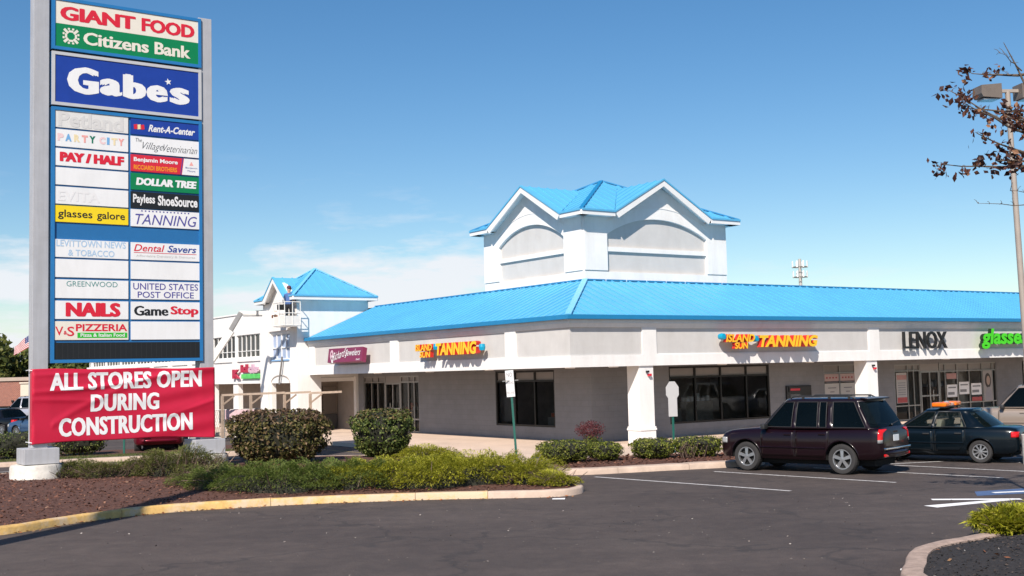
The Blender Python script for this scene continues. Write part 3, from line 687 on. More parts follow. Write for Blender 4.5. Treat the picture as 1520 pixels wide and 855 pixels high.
def cross_hip(parent, u0, u1, v0, v1, ez, pk, gables, ov, seam_step=0.42):
    """pyramid hip roof with a gable on the listed sides; gables: side -> (half width, ridge z)"""
    mb = MB(); cu, cv = (u0+u1)/2, (v0+v1)/2; o = ov
    A = [Vector((u0-o, v0-o, ez)), Vector((u1+o, v0-o, ez)), Vector((u1+o, v1+o, ez)), Vector((u0-o, v1+o, ez))]; T = Vector((cu, cv, pk))
    SIDE = ('R', 'E', 'N', 'L')
    for k in range(4):
        a, b = A[k], A[(k+1) % 4]; m_ = (a+b)/2; n = max(3, int((b-a).length/seam_step)); g_ = gables.get(SIDE[k])
        if g_:
            hw, rz = g_; fr_ = (rz-ez)/(pk-ez); d = (b-a).normalized(); P1, P2, Tb = m_-d*hw, m_+d*hw, m_.lerp(T, fr_)
            mb.face([a, P1, Tb, T]); mb.face([P2, b, T, Tb])
        else: mb.face([a, b, T])
        for i in range(1, n):
            t = i/n; p = a.lerp(b, t); s_ = 1-abs(2*t-1); q = p+(T-m_)*s_
            if g_:
                off = abs((p-m_).length)
                if off < hw: p = p+(T-m_)*fr_*(1-off/hw)
            if s_ > 0.05 and (q-p).length > .1: seam(mb, p, q)
    rf = None
    tr = MB(); sl = (pk-ez)
    for side, (hw, rz) in gables.items():
        if side == 'R': dirv = Vector((0, -1, 0)); alng = Vector((1, 0, 0)); face_c = Vector((cu, v0-o, 0)); half = cv-(v0-o)
        else: dirv = Vector((-1, 0, 0)); alng = Vector((0, 1, 0)); face_c = Vector((u0-o, cv, 0)); half = cu-(u0-o)
        e = ez
        fp = face_c+dirv*0.03
        Lf = fp-alng*hw+Vector((0, 0, e)); Rf = fp+alng*hw+Vector((0, 0, e)); Tf = fp+Vector((0, 0, rz))
        back = half*(rz-ez)/sl+0.03
        Tb = Tf-dirv*back
        mb.face([Lf, Tf, Tb]); mb.face([Tf, Rf, Tb])
        for sg, Cn in ((-1, Lf), (1, Rf)):
            n = int(back/seam_step)
            for i in range(1, n):
                t = i/n; p = Tf.lerp(Tb, t); q = Cn.lerp(Tb, t)
                seam(mb, p, q)
        # barge boards (white) with blue edge
        th = 0.20
        for Cn, sg in ((Lf, -1), (Rf, 1)):
            d = (Tf-Cn); 
            ext = Cn-d.normalized()*0.0
            tr.prism([ext+Vector((0, 0, -.03)), Tf+Vector((0, 0, -.03)), Tf+Vector((0, 0, -.03-th*1.15)), ext+Vector((0, 0, -.03-th))+alng*(-sg)*0.16], -dirv*0.06)
            mb.prism([ext+dirv*.03+Vector((0, 0, -.03)), Tf+dirv*.03+Vector((0, 0, -.03)), Tf+dirv*.03+Vector((0, 0, .035)), ext+dirv*.03+Vector((0, 0, .035))], -dirv*.12)
            # soffit of the rake
            tr.face([ext-dirv*.06+Vector((0, 0, -.12)), Tf-dirv*.06+Vector((0, 0, -.12)), Tf-dirv*(ov+.06)+Vector((0, 0, -.12)), ext-dirv*(ov+.06)+Vector((0, 0, -.12))])
    # eaves: white fascia board + soffit ring, leaving out the gable openings
    def eave(a, b):
        a = Vector(a); b = Vector(b)
        d = (b-a).normalized(); n_ = Vector((d.y, -d.x, 0))
        tr.obox((a+b)/2+n_*0.02+Vector((0, 0, -.10)), (b-a)/2, n_*0.02, Vector((0, 0, .085)))
        mb.obox((a+b)/2+n_*0.045+Vector((0, 0, .0)), (b-a)/2, n_*0.03, Vector((0, 0, .035)))
        tr.face([a+Vector((0, 0, -.17)), b+Vector((0, 0, -.17)), b-n_*(ov+.05)+Vector((0, 0, -.17)), a-n_*(ov+.05)+Vector((0, 0, -.17))])
    for k, side in enumerate(('R', 'E', 'N', 'L')):
        a, b = A[k], A[(k+1) % 4]
        if side in gables:
            hw = gables[side][0]; m_ = (a+b)/2; d = (b-a).normalized()
            eave(a, m_-d*hw); eave(m_+d*hw, b)
        else: eave(a, b)
    rf = mb.build('cupola_roof', M['roof'], parent)
    tr.build('eave_trim', M['trimwhite'], parent)
    cp = MB()
    for k in range(4): seam(cp, A[k]+Vector((0, 0, .015)), T+Vector((0, 0, .015)), 0.14, 0.045)
    cp.build('hip_cap', M['roofpale'] if ov < .38 else M['roofdark'], parent)
    return rf
cross_hip(tower, tw_u0, tw_u1, tw_v0, tw_v1, TE+.04, 10.22, {'R': (2.42, 9.75), 'L': (2.42, 9.75)}, 0.40)
# ---- windows and doors of the arcade
window('L', 2.52, 4.24, 8.05, 0.62, 2.69, (5.5, 6.78), (2.30,), store, M['frame'], 0.07, spandrel=2.30)
window('L', 2.52, 17.0, 19.05, 0.16, 2.60, (17.7, 18.3), (2.33,), store, M['alu'], 0.06, spandrel=2.33)
window('L', 2.52, 13.95, 15.6, 0.16, 2.60, (14.4, 14.9), (2.33, 0.72), store, M['alu'], 0.06, spandrel=2.33)
def door(ax, fixed, a0, a1, z0, z1, fm):
    f = window(ax, fixed, a0, a1, z0, z1, ((a0+a1)/2,), (z0+1.0,), store, fm, 0.07, name='door')
    h = MB()
    for s_ in (-.12, .12):
        a = (a0+a1)/2+s_
        if ax == 'R': h.tube([(a, fixed-.07, z0+.8), (a, fixed-.07, z0+1.25)], .018, 8)
        else: h.tube([(fixed-.07, a, z0+.8), (fixed-.07, a, z0+1.25)], .018, 8)
    h.build('handle', M['chrome'], f); return f
door('L', 2.52, 15.62, 16.98, 0.16, 2.30, M['alu'])
tp = MB(); tp.box(2.53, 2.62, 15.62, 16.98, 2.302, 2.60); tp.build('transom_panel', M['spandrel'], store)
window('R', 2.15, 6.12, 11.35, 0.62, 2.70, (7.44, 8.75, 10.11), (2.30,), store, M['frame'], 0.07, spandrel=2.30)
nw = window('R', 2.15, 14.5, 16.5, 0.75, 2.62, (15.5,), (2.28,), store, M['alu'], 0.05, spandrel=2.28)
po = Letters((0, 2.17, 0), (1, 0, 0), (0, -1, 0))
for a in (14.58, 15.55):
    po.rect(a, a+.88, 0.80, 1.86, 0); po.rect(a, a+.88, 1.95, 2.24, 1)
    for k, (z, wd) in enumerate(((1.66, .5), (1.5, .26), (1.34, .56), (1.18, .4), (1.0, .5))): po.rect(a+.44-wd/2, a+.44+wd/2, z, z+.035, 2, .006)
    for k in range(4): po.rect(a+.1+.19*k, a+.19+.19*k, 2.06, 2.12, 3, .006)
    po.rect(a+.05, a+.83, 1.89, 1.93, 2, .006)
po.build('notice', [mat('notice_paper', (0.55, 0.53, 0.5), .7, var=.03), mat('notice_pink', (0.5, 0.36, 0.34), .7, var=.05), mat('print_grey', (0.2, 0.19, 0.2), .7, var=0), mat('print_red', (0.35, 0.05, 0.06), .7, var=0)], nw)
# bank machine
atm = MB(); atm.box(12.22, 13.66, 2.06, 2.129, 0.7, 1.83, 0, .02); atm.box(12.34, 13.54, 2.03, 2.06, 1.58, 1.78, 1); atm.box(12.4, 13.0, 2.05, 2.061, 1.0, 1.5, 2); atm.box(13.1, 13.5, 2.045, 2.061, 0.95, 1.35, 3)
at_ = atm.build('bank_machine', [M['black'], M['blackplastic'], mat('dark_screen', (.03, .035, .04), .1, var=0), M['alu']], store)
lt = Letters((0, 2.028, 0), (1, 0, 0), (0, -1, 0)); lt.rect(12.4, 12.95, 1.64, 1.72, 0); lt.build('header_stripe', [M['red']], at_)
# glass store front on the right
window('R', 2.15, 19.0, 20.75, 0.16, 2.55, (19.9, 20.32), (2.27, 0.78), store, M['alu'], 0.05, spandrel=2.27)
door('R', 2.15, 20.78, 22.1, 0.16, 2.24, M['alu'])
tp = MB(); tp.box(20.78, 22.1, 2.16, 2.24, 2.242, 2.55); tp.build('transom_panel', M['spandrel'], store)
# an open white door leaf beside the entrance
window('R', 2.15, 22.13, 26.4, 0.16, 2.55, (22.55, 23.43, 24.33, 25.31, 26.1), (2.2, 0.78), store, M['alu'], 0.05, spandrel=2.2)
PM = [mat('poster_paper', (0.42, 0.40, 0.38), .5, var=.03), mat('poster_red', (.42, .22, .20), .5, var=.1), mat('poster_print', (.2, .2, .21), .5, var=0), M['white'], mat('poster_crimson', (.4, .06, .06), .5, var=.1), mat('poster_back', (.34, .31, .30), .5, var=.08), mat('poster_hair', (.05, .035, .03), .5, var=.1), mat('poster_skin', (.42, .29, .23), .5, var=.03), mat('poster_dress', (.30, .28, .30), .5, var=.08)]
def poster(): return Letters((0, 2.145, 0), (1, 0, 0), (0, -1, 0))
po = poster(); po.rect(19.1, 19.82, 0.9, 2.2, 0); po.rect(19.14, 19.8, 1.9, 2.1, 1, .006); po.rect(19.14, 19.8, 0.92, 1.15, 4, .006)
for k in range(6): po.rect(19.2, 19.72, 1.25+.1*k, 1.28+.1*k, 2, .006)
po.build('poster', PM, store)
po = poster(); po.rect(22.62, 23.35, 1.85, 2.1, 1, .006); po.build('poster', PM, store)
po = poster(); po.rect(24.45, 25.2, .82, 1.0, 4, .006); po.build('poster', PM, store)
po = poster(); po.rect(25.36, 26.05, 0.8, 2.18, 5)
def ov(cx, cz, rx, rz, m, o): po.poly([(cx+rx*math.cos(t), cz+rz*math.sin(t)) for t in np.linspace(0, 2*math.pi, 20)[:-1]], m, o)
ov(25.72, 1.72, .24, .34, 6, .006); ov(25.74, 1.72, .135, .21, 7, .008); po.poly([(25.5, .82), (25.98, .82), (25.94, 1.25), (25.80, 1.42), (25.68, 1.42), (25.54, 1.25)], 8, .007)
po.build('poster', PM, store)
po = poster(); po.rect(22.5, 24.3, .20, .74, 0, .002)
for (u0, u1, z0, z1) in ((22.62, 23.36, 1.05, 1.60), (23.52, 24.26, 1.15, 1.70), (24.42, 25.2, 1.1, 1.62)):
    po = poster(); po.rect(u0, u1, z0, z1, 3, .004); po.rect(u0+.06, u1-.2, z0+.1, z0+.22, 2, .006); po.rect(u0+.1, u1-.08, z1-.16, z1-.1, 2, .006); po.build('poster', PM, store)
# shelves and counters inside the shops
sh = MB()
for (u, v, l_, h_) in ((7.0, 4.2, 1.6, 1.1), (9.4, 4.8, 1.5, 1.3), (20.2, 4.0, 1.2, 1.2), (23.2, 3.6, 1.8, 1.5), (25.3, 4.2, 1.2, 1.0)):
    sh.box(u, u+l_, v, v+.45, .145, h_, 0, .02)
    for k in range(5): sh.box(u+.1+k*l_/5.5, u+.1+k*l_/5.5+.16, v+.05, v+.3, h_+.002, h_+.12+.1*((k*7) % 3), 1, .01)
for (u, v, l_, h_) in ((3.9, 5.2, 1.4, .9), (4.6, 14.3, 1.6, 1.2), (4.4, 17.6, 1.0, 1.0)):
    sh.box(u, u+.5, v, v+l_, .145, h_, 0, .02)
    for k in range(4): sh.box(u+.05, u+.3, v+.1+k*l_/4.5, v+.3+k*l_/4.5, h_+.002, h_+.14+.1*((k*5) % 3), 2 if k % 2 else 1, .01)
sh.build('display_counter', [M['wood'], M['white'], mat('orange_goods', (.75, .14, .04), .5, var=.2)], store)
# ---- wall signs
def wallsign(name, label, group=None): return empty(name, BO, BRZ, label, 'sign', group)
def lettersign(name, label, ax, plane, rows, mats, group=None, back=True):
    e = wallsign(name, label, group)
    if ax == 'R': o, ex, nn = (0, plane, 0), (1, 0, 0), (0, -1, 0)
    else: o, ex, nn = (plane, 0, 0), (0, -1, 0), (-1, 0, 0)
    for r in rows:
        L_ = Letters(o, ex, nn); L_.add(**r); L_.build('lettering', mats, e)
    return e
M['letteryellow'] = mat('letter_face_yellow', (0.90, 0.52, 0.02), .35, var=.10, vscale=6)
M['letterred'] = mat('letter_side_red', (.62, .03, .02), .4, var=.05)
M['lettercyan'] = mat('letter_dot_cyan', (0.0, .30, .48), .4, var=.05)
M['lettergreen'] = mat('letter_face_green', (.06, .62, .01), .35, var=.05); M['letterdark'] = mat('letter_side_dark', (.012, .03, .012), .4, var=.05)
def dots(e, ax, pts):
    d = MB()
    for (a, z, y) in pts:
        c = (a, y, z) if ax == 'R' else (y, -a, z)
        d.lathe([(0.0, -.12), (.10, -.11), (.12, 0), (.10, .11), (0, .12)], 12, c, 'Y' if ax == 'R' else 'Z')
    d.build('round_cap', M['lettercyan'], e)
s1 = lettersign('tanning_sign', 'yellow and red raised tanning sign letters on the right front beside the black letters', 'R', 0.045,
    [dict(txt='ISLAND', a0=6.58, a1=8.02, z0=3.50, z1=3.78, bold=.03, shear=.2, depth=.16, out=.25, mside=1), dict(txt='SUN', a0=7.0, a1=7.66, z0=3.26, z1=3.49, bold=.03, shear=.1, depth=.16, out=.25, mside=1),
     dict(txt='TANNING', a0=8.2, a1=11.3, z0=3.31, z1=3.74, bold=.045, shear=.25, depth=.2, out=.25, mside=1)], [M['letteryellow'], M['letterred']], 'tanning shop signs')
dots(s1, 'R', ((6.5, 3.7, -.25), (8.14, 3.62, -.25)))
s2 = lettersign('tanning_sign', 'yellow and red raised tanning sign letters on the sunlit left front beside the maroon board', 'L', 0.045,
    [dict(txt='ISLAND', a0=-9.22, a1=-7.98, z0=3.52, z1=3.78, bold=.03, shear=.1, depth=.16, out=.25, mside=1), dict(txt='SUN', a0=-8.9, a1=-8.1, z0=3.27, z1=3.5, bold=.03, shear=.1, depth=.16, out=.25, mside=1),
     dict(txt='TANNING', a0=-7.64, a1=-4.86, z0=3.32, z1=3.78, bold=.045, shear=.15, depth=.2, out=.25, mside=1)], [M['letteryellow'], M['letterred']], 'tanning shop signs')
dots(s2, 'L', ((-4.72, 3.55, -.25), (-7.84, 3.66, -.25)))
for e, ax in ((s1, 'R'), (s2, 'L')):     # raceways the letters hang on
    rb = MB()
    for a0, a1, z in ((6.7, 7.95, 3.6), (8.4, 11.1, 3.5)) if ax == 'R' else ((-9.1, -8.1, 3.62), (-7.5, -5.0, 3.5)):
        if ax == 'R': rb.box(a0, a1, -.205, .045, z-.06, z+.06)
        else: rb.box(-.205, .045, -a0, -a1, z-.06, z+.06)
    rb.build('raceway', M['panel'], e)
lettersign('black_letter_sign', 'thin black raised letters standing on the grey panel right of the second column', 'R', 0.045,
    [dict(txt='LENOX', a0=16.62, a1=19.45, z0=3.18, z1=3.87, bold=.0, depth=.10, out=.16)], [M['black']])
lettersign('green_letter_sign', 'bright green lower case letters at the right end of the fascia behind the lamp pole', 'R', 0.045,
    [dict(txt='glasses', a0=21.6, a1=25.0, z0=3.12, z1=3.98, bold=.035, shear=.15, depth=.16, out=.25, mside=1), dict(txt='galore', a0=25.5, a1=28.4, z0=3.12, z1=3.98, bold=.035, shear=.15, depth=.16, out=.25, mside=1)], [M['lettergreen'], M['letterdark']])
ms = empty('maroon_shop_sign', BO, BRZ, 'maroon rectangular sign board with white script tilted on the left front', 'sign')
mbx = MB(); mbx.obox((-.33, 15.06, 3.52), (0, 1.60, 0), (.10, 0, -.03), (0.04, 0, .30), 0, .01); mbx.box(-.30, .045, 14.6, 15.5, 3.3, 3.5, 1)
M['maroon'] = mat('maroon_sign_face', (.20, .018, .07), .4, var=.06)
board = mbx.build('board', [M['maroon'], M['frame']], ms)
lt = Letters((-.436-.1333*3.52, 0, 0), (0, -1, 0), (-1, 0, 0), (.1333, 0, 1))
lt.add("Richard's", -16.2, -14.85, 3.30, 3.66, 0, .0, .45, None, .012, rise=.22); lt.add('Jewelers', -15.0, -13.62, 3.42, 3.78, 0, .0, .35, None, .014); lt.add('INC', -13.95, -13.6, 3.30, 3.37, 0, .01, 0, None, .012)
rng_ = np.linspace(0, 2*math.pi, 22)[:-1]
def ringpoly(cx, cz, r1, r2, m):
    for a, b in zip(rng_, list(rng_[1:])+[rng_[0]]):
        lt.poly([(cx+r1*math.cos(a), cz+r1*math.sin(a)*1.1), (cx+r1*math.cos(b), cz+r1*math.sin(b)*1.1), (cx+r2*math.cos(b), cz+r2*math.sin(b)*1.1), (cx+r2*math.cos(a), cz+r2*math.sin(a)*1.1)], m, .012)
ringpoly(-16.3, 3.62, .15, .06, 1); lt.poly([(-16.45, 3.55), (-16.38, 3.50), (-16.12, 3.24), (-16.2, 3.22)], 0, .012); lt.poly([(-16.2, 3.52), (-16.15, 3.55), (-16.08, 3.24), (-16.14, 3.22)], 0, .012)
lt.build('lettering', [M['white'], mat('sign_pink', (.62, .42, .48), .4, var=.03)], board)
# ------------------------------------------------------------------ two storey wing beyond the left front
wing = empty('two_storey_building', BO, BRZ, 'white two storey building with dark strip windows and a blue hipped end tower', 'building')
WU = -0.55
w = MB()
# end tower block
def ubox(mb, *a, **k): mb.box(*a, **k)
w.box(WU, 0.62, FL+.06, 20.40, -.1, 2.40)                    # corner pier
w.box(WU, 3.1, FL+.06, FL+.30, 2.62, 6.28); w.box(WU, 0.62, FL+.06, FL+.30, 2.401, 2.62)
w.box(2.4, 3.1, FL+.06, FL+.3, -.1, 2.62)
w.box(WU, WU+.24, FL+.301, 20.40, 2.401, 6.28)
w.box(WU, WU+.24, 20.401, 22.58, 2.40, 3.50); w.box(WU, WU+.24, 20.401, 22.58, 4.72, 6.28)
w.box(WU, WU+.24, 22.581, 23.5, -.1, 6.28); w.box(WU+.241, 3.1, 23.3, 23.5, 2.62, 6.28); w.box(2.9, 3.1, FL+.301, 23.3, 2.62, 6.28)
w.box(WU+.241, 2.89, FL+.301, 23.29, 2.42, 2.60)
w.box(WU-.16, WU-.001, 22.62, 23.52, -.1, 5.86)                # proud pilaster
w.box(WU-.10, WU-.001, 20.41, 22.60, 4.84, 5.60)               # sign band over the window
w.prism([(WU, FL+.15, 6.27), (WU, 23.3, 6.27), (WU, 21.42, 7.2)], (.2, 0, 0))
# long two storey block: parapet, strip windows, sign band, piers
V0, V1 = 23.52, 55.0
w.box(WU, WU+.25, V0, V1, 4.83, 5.86); w.box(WU-.05, WU+.3, V0+.001, V1, 5.861, 5.93)
w.box(WU, WU+.25, V0, V1, 2.40, 3.70); w.box(WU-.06, WU-.001, V0+.02, V1, 3.50, 3.70); w.box(WU-.06, WU-.001, V0+.02, V1, 2.401, 2.62)
piers = [26.78+3.35*k for k in range(9)]
for v in piers:
    w.box(WU, WU+.25, v, v+.66, -.1, 2.399); w.box(WU, WU+.25, v+.2, v+.4, 3.701, 4.829)
    w.box(WU-.059, WU-.001, v, v+.66, 2.621, 3.499)
w.box(WU+.251, 12, V1-.25, V1, -.1, 5.86); w.box(WU+.251, 12, V0, V1-.251, 5.5, 5.6)
w.build('wall', M['stucco'], wing)
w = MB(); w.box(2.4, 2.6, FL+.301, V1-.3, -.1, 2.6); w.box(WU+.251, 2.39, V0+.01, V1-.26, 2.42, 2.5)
w.build('arcade_wall', mat('beige_wall', (.34, .29, .25), .8, var=.08), wing)  # plain beige wall behind the piers
# recess front at the end of the store arcade
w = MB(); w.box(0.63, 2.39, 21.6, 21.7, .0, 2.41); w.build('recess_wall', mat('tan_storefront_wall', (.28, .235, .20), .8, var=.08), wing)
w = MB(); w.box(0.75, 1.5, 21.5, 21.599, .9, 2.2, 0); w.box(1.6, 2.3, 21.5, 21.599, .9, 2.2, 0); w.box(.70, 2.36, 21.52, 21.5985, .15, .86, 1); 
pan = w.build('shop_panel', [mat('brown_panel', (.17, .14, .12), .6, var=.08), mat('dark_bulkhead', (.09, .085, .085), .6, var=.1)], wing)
# windows of the upper floor
edges = [V0]+[x for v in piers for x in (v+.2, v+.4)]+[V1-.3]
M['upglass'] = glassmat('upper_glass', (.008, .009, .010), .45)
for p, q in zip(edges[::2], edges[1::2]):
    n = max(2, round((q-p)/.62)); mm = [p+(q-p)*k/n for k in range(1, n)]
    window('L', WU+.05, p+.002, q-.002, 3.702, 4.828, mm, (4.02,), wing, M['trimwhite'], .032, M['upglass'])
bw_ = window('L', WU+.05, 20.402, 22.579, 3.502, 4.718, (20.95, 21.5, 22.05), (4.05,), wing, M['trimwhite'], .05, glassmat('film_glass', (.30, .38, .55), .75))
sill = MB(); sill.box(WU-.05, WU+.04, 20.45, 22.55, 3.44, 3.50); sill.build('sill', mat('blue_tape', (.25, .45, .72), .6, var=.05), bw_)
ib = MB(); ib.box(2.0, 2.1, V0+.1, V1-.4, 2.65, 5.4); ib.build('partition', mat('dark_room_wall', (.06, .055, .05), .8, var=.4, vscale=1.5), wing)  # very dark mottled partition behind the upper windows
at2 = MB(); 
arc = [(21.5+1.05*math.cos(t), 2.42+.32*math.sin(t)) for t in np.linspace(0, math.pi, 15)]
for (a, b), (c, d) in zip(arc, arc[1:]): at2.prism([(WU-.03, a, b), (WU-.03, c, d), (WU-.03, c, d+.05), (WU-.03, a, b+.05)], (.029, 0, 0))
at2.build('arch_moulding', mat('taupe_trim', (.42, .37, .33), .7, var=.05), wing)
dpm = MB(); dpm.tube([(WU-.12, 21.02, 3.62), (WU-.12, 21.1, 3.3), (WU-.12, 21.36, 2.55), (WU-.12, 21.36, 2.35)], .045, 8); dpm.build('downpipe', M['galv'], wing)
cross_hip(wing, WU+.05, 3.05, FL+.1, 23.4, 6.36, 7.80, {'L': (1.22, 7.34)}, 0.36, .4)
ov_ = MB(); ov_.lathe([(0.0, 0), (.16, 0), (.16, .04), (0, .04)], 18, (0, 0, 0), 'Y'); o_ = ov_.build('gable_vent', mat('vent_grey', (.2, .17, .15), .7, var=.1), wing); o_.rotation_euler = (0, 0, -math.pi/2); o_.location = (WU-.01, 21.3, 6.62)
# far shop sign of red and green letters
e = empty('red_green_sign', BO, BRZ, 'red and green raised letter sign on the white two storey building', 'sign')
L_ = Letters((WU-.06, 0, 0), (0, -1, 0), (-1, 0, 0))
L_.add('K', -27.1, -26.15, 2.66, 3.12, 0, .05, 0, .08, .06); L_.add('id', -26.0, -25.1, 2.95, 3.36, 0, .05, 0, .08, .06); L_.add('ds', -25.0, -23.75, 2.92, 3.34, 1, .04, 0, .08, .06)
lb = MB(); lb.box(WU-.16, WU-.061, 23.75, 26.0, 2.64, 2.88, 0, .03); 
L_.build('lettering', [mat('crimson_letters', (.42, .02, .06), .5, var=.1), mat('pale_rose_letters', (.62, .40, .50), .5, var=.1)], e); lb.build('name_bar', mat('lime_bar', (.10, .52, .12), .5, var=.25, vscale=3), e)

# ------------------------------------------------------------------ pylon sign
PY = Vector((-12.247, 30.089, 0.0))
pyl = empty('pylon_sign', PY, BRZ, 'tall pylon sign on two grey posts stacked with shop name panels', 'pylon sign')
for u in (0.0, 4.44):
    p = MB(); p.box(u-.195, u+.195, 0.0, 0.42, 1.0, 12.97, 0, .012); post = p.build('post', M['greymetal'], pyl)
    p = MB(); p.box(u-.43, u+.43, -.24, .66, 0.60, 1.0, 0, .015); p.build('pedestal', M['greymetal'], post)
    p = MB(); n = 20; p.lathe([(.66, -.3), (.66, .52), (.63, .58), (.0, .60)], 28, (u-.02, .21, 0)); p.build('footing', M['footing'], post, 50)
def cabinet(z0, z1, u0, u1, fm, fw, name='cabinet'):
    c = MB(); c.box(u0, u1, .0, .40, z0, z1, 1)
    c.box(u0, u1, -.05, -.0005, z0, z0+fw); c.box(u0, u1, -.05, -.0005, z1-fw, z1); c.box(u0, u0+fw, -.05, -.0005, z0+fw, z1-fw); c.box(u1-fw, u1, -.05, -.0005, z0+fw, z1-fw)
    return c.build(name, [fm, M['cabblue']], pyl)
M['cabframe'] = mat('cabinet_blue_frame', (.02, .17, .42), .4, var=.05); M['cabgrey'] = mat('cabinet_grey_frame', (.50, .50, .51), .4, var=.04)
cabinet(11.50, 12.92, .25, 4.31, M['cabframe'], .085); cabinet(10.00, 11.44, .25, 4.31, M['cabgrey'], .085); cabinet(3.18, 9.95, .25, 4.31, M['cabframe'], .085)
bk = MB(); bk.box(.27, 4.29, .02, .38, 11.441, 11.499); bk.box(.27, 4.29, .02, .38, 9.951, 9.999); bk.build('cabinet_gap', M['black'], pyl)
def panel(u0, u1, z0, z1, m, y=-.03):
    p = MB(); p.box(u0, u1, y, -.001, z0, z1); return p.build('panel', m, pyl)
def letters(parent, mats, rows, extra=None, y=-.03):
    L_ = Letters((0, y, 0), (1, 0, 0), (0, -1, 0))
    if extra: extra(L_)
    for r in rows: L_.add(**r)
    return L_.build('lettering', mats, parent)
def ln(name, c): return mat(name, c, .5, var=0)
C_ = dict(red=ln('ink_red', (.64, .012, .035)), black=ln('ink_black', (.012, .012, .014)), purple=ln('ink_violet', (.08, .07, .30)), teal=ln('ink_teal', (.06, .26, .24)), paleblue=ln('ink_pale_blue', (.40, .55, .72)),
          ghost=ln('ink_ghost', (.63, .61, .59)), ghost2=ln('ink_ghost_pale', (.76, .74, .735)), orange=ln('ink_orange', (.85, .28, .01)), salmon=ln('ink_salmon', (.80, .36, .33)), pblue=ln('ink_blue', (.16, .38, .66)), pink=ln('ink_pink', (.80, .56, .56)),
          sand=ln('ink_sand', (.80, .66, .40)), lime=ln('ink_lime', (.03, .45, .03)), navy=ln('ink_navy', (.03, .06, .28)), dgreen=ln('ink_deep_green', (.0, .16, .09)), white=M['white'])
p = panel(.335, 4.225, 12.21, 12.835, M['cream']); letters(p, [C_['red']], [dict(fat=0.05, txt='GIANT', a0=.46, a1=2.46, z0=12.32, z1=12.70, bold=.02), dict(fat=0.03, txt='FOOD', a0=2.62, a1=4.12, z0=12.32, z1=12.70, bold=.025)])
def daisy(L_):
    cx, cz = .74, 11.90
    for k in range(8):
        a = k*math.pi/4; ca, sa = math.cos(a), math.sin(a)
        def pt(r, t): return (cx+r*ca-t*sa, cz+r*sa+t*ca)
        if k % 2: L_.poly([pt(.10, -.035), pt(.25, -.035), pt(.25, .035), pt(.10, .035)], 0)
        else: L_.poly([pt(.10, -.06), pt(.155, -.06), pt(.155, .06), pt(.10, .06)], 0); [L_.poly([pt(.165, s_-.028), pt(.215, s_-.028), pt(.215, s_+.028), pt(.165, s_+.028)], 0) for s_ in (-.055, .055)]
p = panel(.335, 4.225, 11.585, 12.208, M['green']); letters(p, [M['cream']], [dict(fat=0.02, txt='Citizens', a0=1.06, a1=2.82, z0=11.72, z1=12.07, bold=.018), dict(fat=0.02, txt='Bank', a0=2.98, a1=4.0, z0=11.72, z1=12.07, bold=.018)], daisy)
p = panel(.335, 4.225, 10.085, 11.355, M['signblue'])
def star(L_):
    P_ = []
    for k in range(10):
        r = .10 if k % 2 == 0 else .042; a = math.pi/2+k*math.pi/5+.2; P_.append((3.36+r*math.cos(a), 10.98+r*math.sin(a)))
    L_.poly(P_, 0)
letters(p, [M['white']], [dict(txt='G', a0=.64, a1=1.47, z0=10.36, z1=11.10, bold=.02, fat=.13), dict(txt='a', a0=1.49, a1=2.09, z0=10.40, z1=10.87, bold=.02, fat=.12), dict(txt='b', a0=2.11, a1=2.75, z0=10.38, z1=11.06, bold=.02, fat=.13), dict(txt='e', a0=2.75, a1=3.35, z0=10.37, z1=10.85, bold=.02, fat=.11), dict(txt='s', a0=3.40, a1=3.97, z0=10.37, z1=10.85, bold=.02, fat=.12)], star)
UL, UR = (.345, 2.25), (2.32, 4.225)
def row(z0, z1, col, m): return panel(*(UL if col == 0 else UR), z0, z1, m)
Z = dict(pet=(9.41, 9.87), party=(8.90, 9.36), pay=(8.39, 8.85), b1=(7.88, 8.34), b2=(7.37, 7.83), gal=(6.89, 7.33), lev=(5.96, 6.43), b3=(5.43, 5.91), gr=(4.88, 5.37), nail=(4.33, 4.81), piz=(3.78, 4.27))
M['dirtypanel'] = mat('sign_grey_white', (.70, .68, .65), .5, var=.03); WHT = M['white']
letters(row(*Z['pet'], 0, M['dirtypanel']), [C_['ghost']], [dict(txt='Petland', a0=.42, a1=2.12, z0=9.44, z1=9.84, bold=.03)])
cols = 'pink pblue sand salmon dgreen pink pblue sand salmon'.split()
pt_ = row(*Z['party'], 0, WHT)
L_ = Letters((0, -.03, 0), (1, 0, 0), (0, -1, 0)); xs_ = [.40, .60, .82, 1.02, 1.22, 1.48, 1.68, 1.80, 1.98]
for k, ch in enumerate('PARTYCITY'): L_.add(ch, xs_[k], xs_[k]+(.16 if ch != 'I' else .07), 9.05, 9.25, k, .06)
L_.build('lettering', [C_[c] for c in cols], pt_)
letters(row(*Z['pay'], 0, WHT), [C_['red']], [dict(fat=0.03, txt='PAY / HALF', a0=.46, a1=2.14, z0=8.50, z1=8.76, bold=.045)])
row(*Z['b1'], 0, WHT)
letters(row(*Z['b2'], 0, WHT), [C_['ghost2']], [dict(txt='EVITA', a0=.42, a1=1.5, z0=7.45, z1=7.72, bold=.02)])
letters(row(*Z['gal'], 0, M['yellow']), [C_['black']], [dict(txt='glasses', a0=.42, a1=1.30, z0=6.96, z1=7.22, bold=.012), dict(txt='galore', a0=1.42, a1=2.16, z0=6.96, z1=7.22, bold=.012)])
letters(row(*Z['lev'], 0, WHT), [C_['paleblue']], [dict(txt='LEVITTOWN NEWS', a0=.38, a1=2.18, z0=6.24, z1=6.42, bold=.012), dict(txt='& TOBACCO', a0=.68, a1=1.88, z0=6.0, z1=6.17, bold=.012)])
row(*Z['b3'], 0, WHT)
letters(row(*Z['gr'], 0, WHT), [C_['teal']], [dict(txt='GREENWOOD', a0=.64, a1=1.96, z0=5.19, z1=5.33, bold=-.004)])
